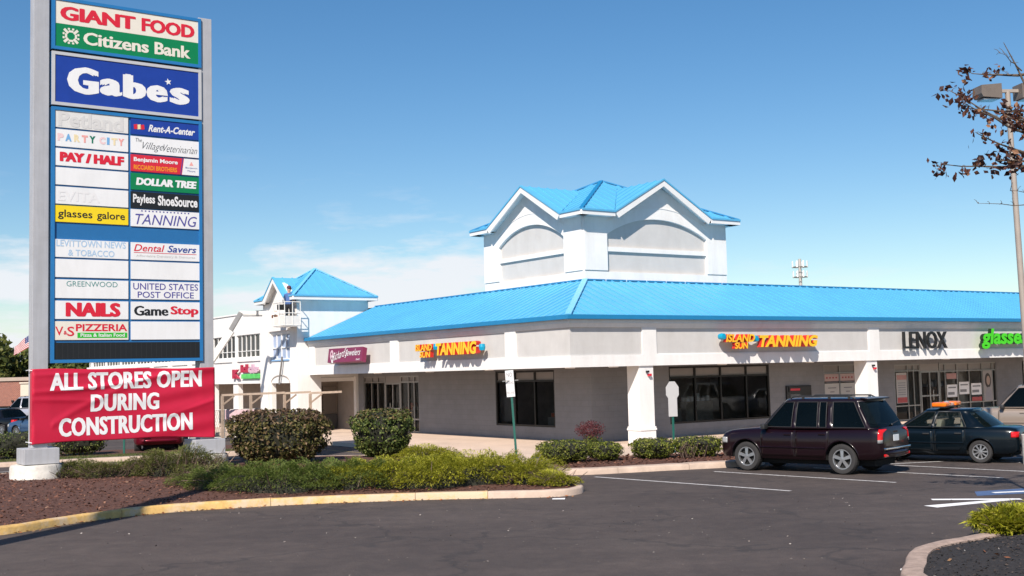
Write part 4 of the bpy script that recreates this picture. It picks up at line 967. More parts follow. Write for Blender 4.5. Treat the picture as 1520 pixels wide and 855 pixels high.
letters(row(*Z['nail'], 0, WHT), [C_['red']], [dict(fat=0.05, txt='NAILS', a0=.62, a1=2.04, z0=4.39, z1=4.77, bold=.025)])
def bar(L_): L_.rect(.92, 2.22, 3.83, 3.97, 1, .0035)
letters(row(*Z['piz'], 0, M['cream']), [C_['red'], C_['lime'], WHT], [dict(txt='V', a0=.36, a1=.56, z0=3.90, z1=4.13, bold=.01), dict(txt='&', a0=.57, a1=.66, z0=3.92, z1=4.02, bold=.02), dict(txt='S', a0=.66, a1=.84, z0=3.88, z1=4.13, bold=.01), dict(txt='PIZZERIA', a0=.88, a1=2.22, z0=4.01, z1=4.20, bold=.025),
        dict(txt='Pizza & Italian Food', a0=1.0, a1=2.15, z0=3.86, z1=3.95, mi=2, bold=.02, out=.006)], bar)
# right column
def flag_(L_):
    for k, mi in enumerate((1, 2, 1)): L_.poly([(2.41+.09*k, 9.55), (2.52+.09*k, 9.57), (2.50+.09*k, 9.70), (2.40+.09*k, 9.68)], mi)
letters(row(*Z['pet'], 1, M['signblue']), [WHT, C_['red'], C_['sand']], [dict(txt='Rent-A-Center', a0=2.80, a1=4.12, z0=9.52, z1=9.72, bold=.03, shear=.3)], flag_)
letters(row(*Z['party'], 1, WHT), [C_['black']], [dict(txt='The', a0=2.45, a1=2.62, z0=9.21, z1=9.31, bold=-.012, shear=.2), dict(txt='Village', a0=2.64, a1=3.22, z0=8.96, z1=9.22, bold=-.014, shear=.5), dict(txt='Veterinarian', a0=3.22, a1=4.18, z0=9.0, z1=9.20, bold=-.014, shear=.5)])
def bm_(L_): L_.poly([(3.74, 8.39), (4.225, 8.39), (4.225, 8.85), (3.80, 8.85)], 0, .0035); L_.poly([(3.69, 8.39), (3.715, 8.39), (3.775, 8.85), (3.75, 8.85)], 2, .0036); L_.poly([(3.95, 8.66), (4.07, 8.66), (4.01, 8.78)], 3, .005)
letters(row(*Z['pay'], 1, M['red']), [WHT, C_['orange'], C_['navy'], C_['salmon']], [dict(txt='Benjamin Moore', a0=2.40, a1=3.62, z0=8.63, z1=8.78, bold=.03), dict(txt='RICCIARDI BROTHERS', a0=2.40, a1=3.60, z0=8.44, z1=8.57, mi=1, bold=.03),
        dict(txt='Benjamin', a0=3.84, a1=4.18, z0=8.56, z1=8.62, mi=2, out=.006), dict(txt='Moore', a0=3.90, a1=4.12, z0=8.48, z1=8.535, mi=2, out=.006)], bm_)
letters(row(*Z['b1'], 1, M['green']), [WHT], [dict(fat=0.02, txt='DOLLAR TREE', a0=2.46, a1=4.16, z0=8.01, z1=8.22, bold=.035, shear=.12)])
letters(row(*Z['b2'], 1, M['black']), [WHT, C_['sand']], [dict(txt='Payless', a0=2.38, a1=2.98, z0=7.45, z1=7.76, bold=.025), dict(txt='ShoeSource', a0=3.06, a1=4.18, z0=7.48, z1=7.76, bold=.03)])
letters(row(6.87, 7.34, 1, WHT), [C_['purple']], [dict(txt='TANNING', a0=2.44, a1=4.16, z0=6.93, z1=7.22, bold=.0, shear=.25)], lambda L_: [L_.rect(2.6+.1*k, 2.64+.1*k, 7.285, 7.32, 0) for k in range(14)])
def ul(L_): L_.rect(2.40, 4.14, 6.145, 6.16, 0)
letters(row(*Z['lev'], 1, WHT), [C_['red'], C_['navy'], C_['ghost']], [dict(txt='Dental', a0=2.40, a1=3.24, z0=6.19, z1=6.38, bold=.008, shear=.25), dict(txt='Savers', a0=3.32, a1=4.14, z0=6.19, z1=6.38, mi=1, bold=.015, shear=.25), dict(txt='Affordable Dentistry & Dentures', a0=2.46, a1=4.1, z0=6.02, z1=6.10, mi=2, bold=.01)], ul)
row(*Z['b3'], 1, WHT)
letters(row(*Z['gr'], 1, WHT), [C_['purple']], [dict(txt='UNITED STATES', a0=2.38, a1=4.18, z0=5.14, z1=5.32, bold=.006), dict(txt='POST OFFICE', a0=2.50, a1=4.06, z0=4.92, z1=5.09, bold=.006)])
letters(row(*Z['nail'], 1, WHT), [C_['black'], C_['red']], [dict(fat=0.03, txt='Game', a0=2.40, a1=3.34, z0=4.43, z1=4.70, bold=.004), dict(fat=0.03, txt='Stop', a0=3.40, a1=4.19, z0=4.40, z1=4.70, mi=1, bold=.01)])
row(*Z['piz'], 1, WHT)
bp = panel(.345, 4.225, 3.27, 3.71, M['black'])
L_ = Letters((0, -.03, 0), (1, 0, 0), (0, -1, 0))
for k in range(28): L_.rect(.40+.137*k, .41+.137*k, 3.29, 3.69, 0, .002)
L_.build('louvre_lines', [mat('louvre_grey', (.03, .03, .032), .4, var=0)], bp)
# ---- banner tied across the posts
ban = empty('construction_banner', PY, BRZ, 'red vinyl banner with white capitals tied across both pylon posts', 'banner')
def bdisp(u, z):
    t = (u+.2)/4.85; s_ = (z-1.1)/1.9
    d = .045*math.sin(math.pi*min(1, max(0, (u-.2)/4.04)))*-1                                   # sag between the posts
    d += .016*math.sin(9*s_+5.0*t)*math.exp(-((t-.3)/.45)**2) + .012*math.sin(24*s_-10*t)*math.exp(-((t-.8)/.25)**2)
    f1 = s_-(.70+.42*t-.10*math.sin(3*t)); d += .035*math.exp(-(f1/.035)**2)*math.exp(-((t-.35)/.33)**2)
    f2 = s_-(.98-.75*(1-t)**2*1.2); d += .018*math.exp(-(f2/.05)**2)*(t > .1)
    f3 = s_-(.22+.5*max(0, t-.62)*1.6); d += .020*math.exp(-(f3/.03)**2)*max(0, t-.55)*2
    f4 = s_-(.93+.08*t); d += .02*math.exp(-(f4/.03)**2)*math.exp(-((t-.2)/.2)**2)
    f5 = s_-(.60-.10*t); d += .014*math.exp(-(f5/.03)**2)*math.exp(-((t-.15)/.2)**2)
    return d
NU, NZ = 130, 60; V = []; F = []
for i in range(NU+1):
    u = -.45+5.35*i/NU
    for j in range(NZ+1):
        s_ = j/NZ; t = (u+.2)/4.85
        zt_ = 3.03-.05*t+.012*math.sin(14*t); zb_ = 1.10-.05*t+.05*math.sin(math.pi*t)*1.0+.012*math.sin(11*t)
        z = zb_+(zt_-zb_)*s_; uu = u; y = -.06-bdisp(u, z)
        if u < -.20: y = -.055+(-.20-u)*1.0; uu = -.205
        if u > 4.64: y = -.055+(u-4.64)*1.0; uu = 4.645
        V.append((uu, y, z))
for i in range(NU):
    for j in range(NZ):
        a = i*(NZ+1)+j; F.append((a, a+NZ+1, a+NZ+2, a+1))
M['banner'] = mat('red_vinyl', (.52, .010, .042), .42, var=.05, vscale=2)
cl = npmesh('cloth', V, F, [M['banner']], ban, smooth=70)
so = cl.modifiers.new('thick', 'SOLIDIFY'); so.thickness = .003; so.offset = 0
def cloth_text(txt, a0, a1, z0, z1, rise, fat=.03):
    v, f = text_geo(txt, .02, 0, 0, 1.05); mn, mx = v.min(0), v.max(0); bm2 = bmesh.new()
    for k in range(3):
        b0, b1 = a0+fat*k/2, a1-fat*(2-k)/2; sx = (b1-b0)/(mx[0]-mn[0])
        vs_ = [bm2.verts.new(((x[0]-mn[0])*sx+b0, (x[1]-mn[1])/(mx[1]-mn[1])*(z1-z0)+z0, .0008*k)) for x in v]
        for q in f:
            try: bm2.faces.new([vs_[i] for i in q])
            except ValueError: pass
    bmesh.ops.triangulate(bm2, faces=bm2.faces)
    for _ in range(4):
        lg = [e_ for e_ in bm2.edges if e_.calc_length() > .05]
        if not lg: break
        bmesh.ops.subdivide_edges(bm2, edges=lg, cuts=1); bmesh.ops.triangulate(bm2, faces=bm2.faces)
    for q in bm2.verts:
        u = q.co.x; z = q.co.y+rise*(u-a0)/(a1-a0); q.co = (u, -.066-q.co.z-bdisp(u, z), z)
    me = bpy.data.meshes.new('lettering'); bm2.to_mesh(me); bm2.free()
    link('lettering', me, [M['bannerwhite']], cl)
M['bannerwhite'] = mat('banner_white_print', (.80, .79, .79), .45, var=.02)
cloth_text('ALL STORES OPEN', .22, 4.26, 2.46, 2.92, -.0); cloth_text('DURING', 1.26, 3.08, 1.88, 2.34, -.0); cloth_text('CONSTRUCTION', .45, 4.0, 1.26, 1.74, .02)
tie = MB()
for u, z in ((-.2, 2.99), (-.2, 1.14), (4.62, 2.95), (4.62, 1.1)): tie.tube([(u-.0, -.05, z), (u-(.06 if u < 0 else -.06), .1, z+.02), (u-(.05 if u < 0 else -.05), .44, z+.01)], .012, 6)
tie.build('tie_rope', M['white'], ban)
# ------------------------------------------------------------------ planting
M['hedgeleaf'] = leafmat('hedge_leaf', [(0, (.018, .030, .008)), (.35, (.06, .09, .018)), (.7, (.12, .155, .034)), (.93, (.20, .22, .06)), (1, (.30, .26, .10))])
M['bronzeleaf'] = leafmat('bronze_hedge_leaf', [(0, (.02, .022, .008)), (.4, (.075, .072, .018)), (.65, (.14, .125, .036)), (.85, (.20, .13, .06)), (1, (.30, .20, .12))])
M['clipleaf'] = leafmat('clipped_hedge_leaf', [(0, (.035, .05, .008)), (.5, (.12, .145, .018)), (.85, (.22, .235, .034)), (1, (.32, .30, .08))])
M['jungreen'] = leafmat('juniper_green', [(0, (.03, .05, .010)), (.4, (.115, .165, .030)), (.8, (.22, .28, .06)), (1, (.34, .34, .10))], trans=.35)
M['junyellow'] = leafmat('juniper_yellow_green', [(0, (.06, .065, .008)), (.25, (.22, .235, .016)), (.6, (.46, .45, .03)), (1, (.58, .53, .09))], trans=.35)
M['junolive'] = leafmat('juniper_olive', [(0, (.04, .048, .014)), (.4, (.12, .145, .034)), (.75, (.22, .24, .06)), (1, (.32, .27, .12))], trans=.3)
M['twig'] = leafmat('dry_twig', [(0, (.05, .032, .026)), (.5, (.12, .08, .062)), (.9, (.22, .15, .115)), (1, (.34, .25, .19))], .9, 0)
M['core'] = mat('inner_shade_core', (.018, .018, .010), .9, var=.3, vscale=8)  # near-black shell filling the foliage; inner shade is put into its colour
M['redleaf'] = leafmat('red_shrub_leaf', [(0, (.05, .015, .018)), (.5, (.12, .03, .035)), (1, (.24, .07, .07))])
M['brownleaf'] = leafmat('brown_autumn_leaf', [(0, (.026, .011, .010)), (.35, (.075, .030, .024)), (.75, (.16, .065, .042)), (1, (.34, .17, .08))])
M['treeleaf'] = leafmat('tree_leaf', [(0, (.028, .04, .010)), (.4, (.065, .085, .018)), (.8, (.12, .135, .03)), (1, (.18, .17, .05))])
def cards(c, n, size, asp, jit=0.5, droop=0.0, r=None):
    """diamond shaped leaves at points c facing roughly along n"""
    r = r or nr; N = len(c); n = n+r.normal(0, jit, (N, 3)); n /= np.linalg.norm(n, axis=1)[:, None]+1e-9
    t = r.normal(0, 1, (N, 3)); t -= (t*n).sum(1)[:, None]*n; t /= np.linalg.norm(t, axis=1)[:, None]+1e-9; b = np.cross(n, t)
    s = (size*r.uniform(.6, 1.3, N))[:, None]
    return np.concatenate([c-t*s, c-b*s*asp+n*s*.15, c+t*s, c+b*s*asp+n*s*.15]), N
def quads(N, off=0): return [(off+i, off+i+N, off+i+2*N, off+i+3*N) for i in range(N)]
def superell(th, ph, p):
    f = lambda x: np.sign(x)*np.abs(x)**(2/p)
    return np.stack([f(np.cos(ph))*f(np.cos(th)), f(np.cos(ph))*f(np.sin(th)), f(np.sin(ph))], 1)
def hedge(name, loc, rx, ry, h, n, leaf, mats, label, cat, group, p=2.6, taper=.2, seed=1, rz=0.0, rough=.06, stem=True, top_mat=None):
    r = np.random.default_rng(seed); root = empty(name, loc, rz, label, cat, group)
    d = r.normal(0, 1, (n, 3)); d /= np.linalg.norm(d, axis=1)[:, None]
    th = np.arctan2(d[:, 1], d[:, 0]); ph = np.arcsin(d[:, 2]); S = superell(th, ph, p)
    ph1, ph2, ph3 = r.uniform(0, 6, 3)
    lump = 1+rough*(np.sin(5*th+ph1+3*ph)+np.sin(9*th+ph2-5*ph)*.7+np.sin(3*th+7*ph+ph3)*.6)
    dep = 1-np.abs(r.normal(0, .075, n))+.03*(r.random(n) > .96)
    def shape(S, k):
        q = S*k[:, None]; z = (q[:, 2]+1)/2; tp = 1-taper*(1-z)**1.5
        return np.stack([q[:, 0]*rx*tp, q[:, 1]*ry*tp, z*h*.97+.04], 1)
    dep = np.where(r.random(n) < .04, dep+r.uniform(.02, .09, n), dep); c = shape(S, lump*dep)
    hole = np.sin(c[:, 0]*9+ph1)*np.sin(c[:, 1]*9+ph2)*np.sin(c[:, 2]*10+ph3)
    keep = (hole < .33) | (r.random(n) < .25); c, S = c[keep], S[keep]; n = len(c); leaf = leaf*r.uniform(.7, 1.35, n)
    V, N = cards(c, S, leaf, .55, .75, r=r)
    tops = (c[:, 2]/h > .80) & (r.random(n) > .35) if top_mat else np.zeros(n, bool)
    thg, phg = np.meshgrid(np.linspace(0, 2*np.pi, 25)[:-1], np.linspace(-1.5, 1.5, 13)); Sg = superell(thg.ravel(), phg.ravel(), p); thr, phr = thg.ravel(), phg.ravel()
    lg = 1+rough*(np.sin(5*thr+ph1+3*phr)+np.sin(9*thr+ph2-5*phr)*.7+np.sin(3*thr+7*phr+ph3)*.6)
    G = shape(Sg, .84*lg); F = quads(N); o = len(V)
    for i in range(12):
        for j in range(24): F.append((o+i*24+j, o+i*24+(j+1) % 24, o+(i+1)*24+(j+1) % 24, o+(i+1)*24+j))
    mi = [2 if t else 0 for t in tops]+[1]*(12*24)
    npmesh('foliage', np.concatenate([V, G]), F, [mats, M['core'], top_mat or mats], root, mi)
    if stem:
        m = MB()
        for k in range(5): a = k*1.256+seed; m.tube([(math.cos(a)*rx*.12, math.sin(a)*ry*.12, -.12), (math.cos(a)*rx*.3, math.sin(a)*ry*.3, h*.3), (math.cos(a)*rx*.5, math.sin(a)*ry*.5, h*.55)], (.03, .022, .012), 6)
        m.build('stem', M['bark'], root)
    return root
gz = lambda x, y: bl_hz((x, y))
hedge('round_bush', (-6.78, 33.5, .18), 1.50, 1.05, 1.58, 9500, .050, M['bronzeleaf'], 'big wide clipped bush with bronze tips behind the pylon sign', 'bush', 'round bushes on the sign island', 2.9, .22, 3, 0.1, .05, top_mat=leafmat('bronze_tip', [(0, (.05, .032, .018)), (.5, (.11, .062, .036)), (1, (.17, .11, .07))]))
hedge('round_bush', (-4.0, 35.2, .15), .98, .92, 1.50, 6500, .046, M['hedgeleaf'], 'smaller squarish clipped green bush in front of the store arcade', 'bush', 'round bushes on the sign island', 3.0, .30, 5, 0, .045, top_mat=M['bronzeleaf'])
G_ = 'clipped hedges on the middle island'
hedge('clipped_hedge', (1.30, 31.7, .16), .80, .66, .60, 4200, .026, M['clipleaf'], 'left end rounded clipped hedge below the red leaved shrub', 'hedge', G_, 2.6, .15, 11, .3, .05)
hedge('clipped_hedge', (2.42, 31.95, .16), .48, .50, .50, 2600, .026, M['clipleaf'], 'smallest clipped hedge with a gap on its right side', 'hedge', G_, 2.6, .15, 12, .3, .06)
hedge('clipped_hedge', (3.78, 32.3, .16), .64, .60, .56, 3400, .026, M['clipleaf'], 'clipped hedge in front of the white column, just left of the twiggy one', 'hedge', G_, 2.6, .15, 13, .3, .06)
hedge('clipped_hedge', (5.05, 32.55, .16), .78, .60, .56, 2700, .027, M['clipleaf'], 'right end clipped hedge with bare twigs showing, nearest the purple car', 'hedge', G_, 2.6, .15, 14, .3, .08)
tw = MB(); r_ = random.Random(4)
for k in range(26):
    x, y = 4.85+r_.uniform(-.35, .35), 32.05+r_.uniform(-.08, .1); tw.tube([(x, y, .2), (x+r_.uniform(-.1, .1), y-.05, .42), (x+r_.uniform(-.2, .2), y-.06, .55+r_.uniform(0, .15))], (.008, .006, .003), 4)
tag(tw.build('bare_twigs', M['twig']), 'bare brown dead branches in the side of the right end hedge', 'twigs')
# red leaved shrub
rs = empty('red_leaf_shrub', (2.12, 33.3, .16), 0, 'small bushy shrub with dark red leaves above green ones', 'shrub')
r2 = np.random.default_rng(9); n = 1300; d = r2.normal(0, 1, (n, 3)); d /= np.linalg.norm(d, axis=1)[:, None]; c = d*(np.array([.42, .40, .26])*r2.uniform(.4, 1.08, (n, 1)))+np.array([0, 0, .80]); V, N = cards(c, d, .032, .4, .9, r=r2); npmesh('red_foliage', V, quads(N), [M['redleaf']], rs)
n = 800; d = r2.normal(0, 1, (n, 3)); d /= np.linalg.norm(d, axis=1)[:, None]; c = d*(np.array([.32, .3, .25])*r2.uniform(.4, 1.05, (n, 1)))+np.array([.06, 0, .42]); V, N = cards(c, d, .03, .5, .9, r=r2); npmesh('green_foliage', V, quads(N), [M['clipleaf']], rs)
m = MB(); [m.tube([(0, 0, -.03), (.15*math.cos(k*1.3), .15*math.sin(k*1.3), .4), (.3*math.cos(k*1.3), .3*math.sin(k*1.3), .85)], (.018, .012, .006), 5) for k in range(5)]; m.build('stem', M['bark'], rs)
def juniper(loc, rx, ry, h, n, ml, label, seed, dead=.06, rz=0.0, sz=.078):
    n = int(n*3.2)
    """spreading juniper: many feathery sprays rising outward from a low mound, woody stems below"""
    r = np.random.default_rng(seed); root = empty('spreading_juniper', loc, rz, label, 'juniper', 'spreading junipers on the islands')
    a = r.uniform(0, 2*np.pi, n); q = np.sqrt(r.random(n)); p1, p2, p3 = r.uniform(0, 6, 3)
    edge_ = 1+.14*np.sin(3*a+p1)+.10*np.sin(5*a+p2)+.07*np.sin(9*a+p3)
    x, y = np.cos(a)*q*edge_, np.sin(a)*q*edge_
    clump = .72+.28*np.sin(5.5*x*rx+p1+2.2*np.sin(3*y*ry+p2))*np.sin(5*y*ry+p3)
    top = h*np.sqrt(np.clip(1-(q*.97)**4.2, 0.02, 1))*clump
    z = top*np.where(r.random(n) < .72, r.uniform(.86, 1.08, n), r.uniform(.25, .9, n))
    base = np.stack([x*rx, y*ry, z], 1)
    dirn = np.stack([np.cos(a)*(.35+q*.9), np.sin(a)*(.35+q*.9), .50-.38*q], 1)+r.normal(0, .34, (n, 3)); dirn /= np.linalg.norm(dirn, axis=1)[:, None]
    L = sz*r.uniform(.6, 1.35, n)[:, None]; up = np.array([0, 0, 1.0]); sd_ = np.cross(dirn, up); sd_ /= np.linalg.norm(sd_, axis=1)[:, None]+1e-9; nn = np.cross(sd_, dirn)
    tip = base+dirn*L; tip[:, 2] -= .12*L[:, 0]*q; V = []; F = []; k = 0
    W = L*.085
    # main blade
    V.append(np.concatenate([base-sd_*W*.5, base+sd_*W*.5, (base+tip)/2+sd_*W*.9+nn*L*.05, tip, (base+tip)/2-sd_*W*.9+nn*L*.05])); F += [(i, i+n, i+2*n, i+3*n, i+4*n) for i in range(n)]; k += 5*n
    for f_, sg in ((.3, 1), (.45, -1), (.6, 1), (.75, -1)):
        b0 = base+(tip-base)*f_; t0 = b0+(dirn*.75+sd_*sg*.7+nn*r.normal(0, .35, (n, 1)))*L*.42
        V.append(np.concatenate([b0-dirn*W*.6, t0, b0+dirn*W*.8])); F += [(k+i, k+i+n, k+i+2*n) for i in range(n)]; k += 3*n
    npmesh('foliage', np.concatenate(V), F, [ml], root)
    # woody stems and dry twigs
    m = MB(); rr_ = random.Random(seed)
    for j in range(int(10+34*dead*10)):
        t = rr_.uniform(0, 6.28); e_ = rr_.uniform(.5, .98); rad_ = rr_.uniform(.05, .35)
        p0 = (rx*rad_*math.cos(t), ry*rad_*math.sin(t), -.03); p2_ = (rx*e_*math.cos(t+rr_.uniform(-.3, .3)), ry*e_*math.sin(t+rr_.uniform(-.3, .3)), h*rr_.uniform(.12, .75)*(1.25-e_*.6)); p1_ = ((p0[0]+p2_[0])/2, (p0[1]+p2_[1])/2, h*rr_.uniform(.05, .5))
        m.tube([p0, p1_, p2_], (.018, .012, .005), 4)
        for s_ in range(2): m.tube([p1_, (p1_[0]+rr_.uniform(-.3, .3), p1_[1]+rr_.uniform(-.3, .3), p1_[2]+rr_.uniform(-.05, .2))], (.007, .003), 4)
    for j in range(int(dead*70)):
        t = rr_.uniform(3.3, 6.1); e_ = rr_.uniform(.82, 1.08); p0 = Vector((rx*e_*.8*math.cos(t), ry*e_*.8*math.sin(t), rr_.uniform(.0, .06))); d_ = Vector((math.cos(t)*.3+rr_.uniform(-.3, .3), math.sin(t)*.25, rr_.uniform(.05, .38)*h/.4))
        m.tube([p0, p0+d_*.5+Vector((rr_.uniform(-.06, .06), 0, -.02)), p0+d_], (.016, .011, .004), 4)
    m.build('stem', M['twig'], root)
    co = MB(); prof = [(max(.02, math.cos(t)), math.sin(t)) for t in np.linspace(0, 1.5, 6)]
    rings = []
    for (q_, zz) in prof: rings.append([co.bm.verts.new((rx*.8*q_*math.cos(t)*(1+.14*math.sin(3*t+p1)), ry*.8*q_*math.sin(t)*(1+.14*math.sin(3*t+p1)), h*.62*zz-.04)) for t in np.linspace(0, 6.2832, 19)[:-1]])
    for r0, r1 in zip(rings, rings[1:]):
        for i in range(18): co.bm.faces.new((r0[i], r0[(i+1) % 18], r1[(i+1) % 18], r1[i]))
    co.build('shade_core', M['core'], root)  # solid dark mound under the sprays, coloured as the shade between them
    return root
J = [  # x, y, rx, ry, h, n, material, label, dead
 (-11.55, 30.6, .75, .7, .42, 1100, 'junolive', 'thin straggly juniper beside the left pylon footing', .5),
 (-10.35, 30.3, .95, .8, .46, 1500, 'junolive', 'low patchy olive juniper between the two pylon posts', .6),
 (-8.75, 30.4, 1.15, 1.0, .72, 2800, 'junolive', 'taller olive juniper with dead wood before the right pylon post', .7),
 (-7.25, 27.6, .85, .9, .50, 700, 'junolive', 'mostly dead brown juniper right of the right pylon post', 1.0),
 (-5.7, 26.4, 1.35, 1.9, .56, 4200, 'jungreen', 'leftmost dense green juniper in front of the wide bush', .15),
 (-4.1, 26.65, 1.3, 2.1, .58, 4400, 'jungreen', 'dense green juniper under the gap between the two bushes', .12),
 (-2.45, 26.6, 1.3, 2.0, .60, 4400, 'junyellow', 'yellow green juniper in front of the squarish bush', .12),
 (-.85, 26.65, 1.2, 2.0, .66, 4300, 'junyellow', 'bright yellow green juniper left of the leaning sign post', .15),
 (-2.6, 33.4, 1.0, .8, .42, 1700, 'junyellow', 'small yellow juniper at the foot of the squarish bush', .1),
 (.2, 26.5, .65, 1.0, .42, 1100, 'junyellow', 'sparse juniper with grey twigs near the island tip', .7),
 (.80, 25.85, .5, .6, .30, 900, 'junyellow', 'last small juniper at the tip of the yellow kerb', .35)]
for k, (x, y, rx, ry, h, n, m_, lab, dead) in enumerate(J): juniper((x, y, gz(x, y)-.03), rx, ry, h, n, M[m_], lab, 21+k, dead, .3*k)
juniper((8.65, 17.95, .17), 1.15, .75, .40, 3600, M['junyellow'], 'yellow green juniper overhanging the near right kerb', 51, .3, .5)
juniper((7.45, 17.35, .16), .65, .42, .24, 1000, M['junyellow'], 'small green juniper spilling over the near right kerb, left of the larger one', 52, .5, .2, .2)
sp = MB(); r_ = random.Random(8)
for k in range(9): x, y = -7.0+r_.uniform(-.35, .3), 26.55+r_.uniform(-.3, .3); sp.tube([(x, y, .2), (x+r_.uniform(-.15, .15), y, .42+r_.uniform(0, .12))], (.006, .003), 4)
tag(sp.build('bare_twigs', M['twig']), 'dry orange weed stems by the yellow kerb', 'weeds')
# --- dark hedges on the far verge
for k, (x, y, rx, ry, h, lab) in enumerate(((-19.6, 39.9, 1.2, .8, .85, 'dark round hedge at the left picture edge'), (-17.2, 40.3, 1.05, .8, .92, 'dark round hedge just left of the left pylon post'), (-15.4, 41.2, .98, .75, .98, 'long dark clipped hedge seen under the red banner'))):
    hedge('verge_hedge', (x, y, .1), rx, ry, h, 3600 if rx > 1.5 else 2400, .034, M['hedgeleaf'], lab, 'hedge', 'hedges on the far verge', 2.8, .12, 61+k, .38, .04)
# --- young street tree with brown leaves, near right island
tr_ = empty('young_tree', (9.05, 19.0, .15), 0, 'young tree with sparse dark brown leaves at the right edge', 'tree')
def pxz(px, py, dy=0.0): return Vector((7.21+(px-1400)*.01112-9.05, dy, 6.72-.0113*(py-170)-.0003*(px-1400)-.15))
tk = MB(); trunk = [Vector((0, 0, -.1)), Vector((.02, .02, 1.2)), Vector((-.05, 0, 2.6)), Vector((-.1, .03, 4.0)), Vector((-.22, 0, 5.4)), pxz(1535, 150), pxz(1512, 95), pxz(1496, 62)]
tk.tube(trunk, (.07, .06, .055, .045, .036, .026, .013, .005), 8); tk.build('trunk', M['bark'], tr_, 60)
br_ = MB(); r_ = random.Random(12); leafp = []
def limb(a, b, r0, sag=.12, subs=3):
    a = Vector(a); b = Vector(b); mid = (a+b)/2+Vector((r_.uniform(-.06, .06), r_.uniform(-.08, .08), -sag*(b-a).length*.35+r_.uniform(-.04, .04)))
    pts = []
    for t in np.linspace(0, 1, 7): pts.append(a*(1-t)**2+mid*2*t*(1-t)+b*t*t+Vector((r_.uniform(-.015, .015), r_.uniform(-.015, .015), r_.uniform(-.015, .015))))
    br_.tube(pts, [r0*(1-.75*k/6) for k in range(7)], 6); return pts
tips = [((1560, 215), (1412, 160), -.5), ((1550, 205), (1424, 128), .3), ((1560, 245), (1410, 238), .4), ((1548, 235), (1436, 205), -.35), ((1540, 165), (1452, 150), .5), ((1545, 180), (1470, 185), -.6), ((1560, 300), (1455, 297), .3), ((1550, 285), (1478, 288), -.4), ((1556, 235), (1470, 240), -.2), ((1528, 110), (1462, 98), .4), ((1545, 190), (1505, 155), .2), ((1548, 220), (1503, 185), -.3), ((1520, 105), (1484, 82), -.2), ((1555, 265), (1500, 225), .5), ((1560, 240), (1660, 190), .2), ((1560, 280), (1640, 270), -.4), ((1540, 180), (1620, 130), .3)]
bare = {6, 7, 12}
for k, (a, b, dy) in enumerate(tips):
    pts = limb(pxz(*a), pxz(*b, dy), .027 if k not in bare else .012)
    for j in range(2, 7):
        for s_ in range(2):
            d = Vector((r_.uniform(-.10, .12), r_.uniform(-.2, .2), r_.uniform(-.06, .16))); q = pts[j]+d*r_.uniform(.5, 1.1); br_.tube([pts[j], (pts[j]+q)/2+Vector((0, 0, .02)), q], (.006, .004, .0025), 4)
            if k not in bare and r_.random() < (.35 if j < 4 else .8):
                for w_ in range(r_.randint(3, 7)): leafp.append(q+Vector((r_.uniform(-.10, .10), r_.uniform(-.10, .10), r_.uniform(-.15, .05))))
br_.build('branch', M['bark'], tr_)
lp = np.array([tuple(v) for v in leafp]+[tuple(v+Vector((r_.uniform(-.09, .09), r_.uniform(-.09, .09), r_.uniform(-.09, .06)))) for v in leafp]); r3 = np.random.default_rng(3); V, N = cards(lp, r3.normal(0, 1, lp.shape), .058, .62, .3, r=r3); npmesh('foliage', V, quads(N), [M['brownleaf']], tr_)
# --- trees far behind on the left
def far_tree(x, y, h, w_, label, seed, group='trees far behind the sign', n=4600, sz=.30):
    r = np.random.default_rng(seed); root = empty('leafy_tree', (x, y, 0), 0, label, 'tree', group)
    m = MB(); m.tube([(0, 0, -.2), (.1, 0, h*.3), (-.1, .1, h*.6), (0, 0, h*.85)], (.22, .18, .12, .04), 8)
    cl_ = []
    for k in range(11):
        a = r.uniform(0, 6.28); q = r.uniform(.1, .72); cz = h*r.uniform(.34, .86); wd = w_*(1-abs(cz/h-.55)*1.0)
        cc = np.array([math.cos(a)*q*wd, math.sin(a)*q*wd, cz]); cl_.append((cc, r.uniform(.24, .42)*w_)); m.tube([(0, 0, h*.3+cz*.2), tuple(cc*.6+np.array([0, 0, cz*.3])), tuple(cc)], (.09, .06, .02), 5)
    m.build('trunk', M['bark'], root); P = []; D = []
    for k in range(n):
        cc, rr_ = cl_[r.integers(len(cl_))]; d = r.normal(0, 1, 3); d /= np.linalg.norm(d); P.append(cc+d*rr_*np.array([1, 1, .8])*r.uniform(.55, 1.1)); D.append(d)
    V, N = cards(np.array(P), np.array(D), sz, .6, .8, r=r); npmesh('crown', V, quads(N), [M['treeleaf']], root)
    return root
TL = ['tall tree above the brick building at the left edge', 'rounded tree behind the flag', 'tree filling the gap left of the sign post', 'lower tree behind the cream building', 'tree seen just under the black sign panel, leftmost', 'tree seen under the sign beside the white building', 'broad tree hidden mostly by the sign post', 'dark tree behind the brick roof']
for k, (x, y, h, w_) in enumerate(((-53, 116, 8.8, 5.2), (-48.0, 120, 8.6, 5.2), (-49.5, 108, 7.4, 4.4), (-43.5, 113, 7.4, 4.0), (-40.5, 108, 6.4, 3.4), (-37, 112, 6.4, 3.6), (-44.5, 126, 8.6, 4.4), (-57, 124, 8.8, 4.8))): far_tree(x, y, h, w_, TL[k], 71+k)
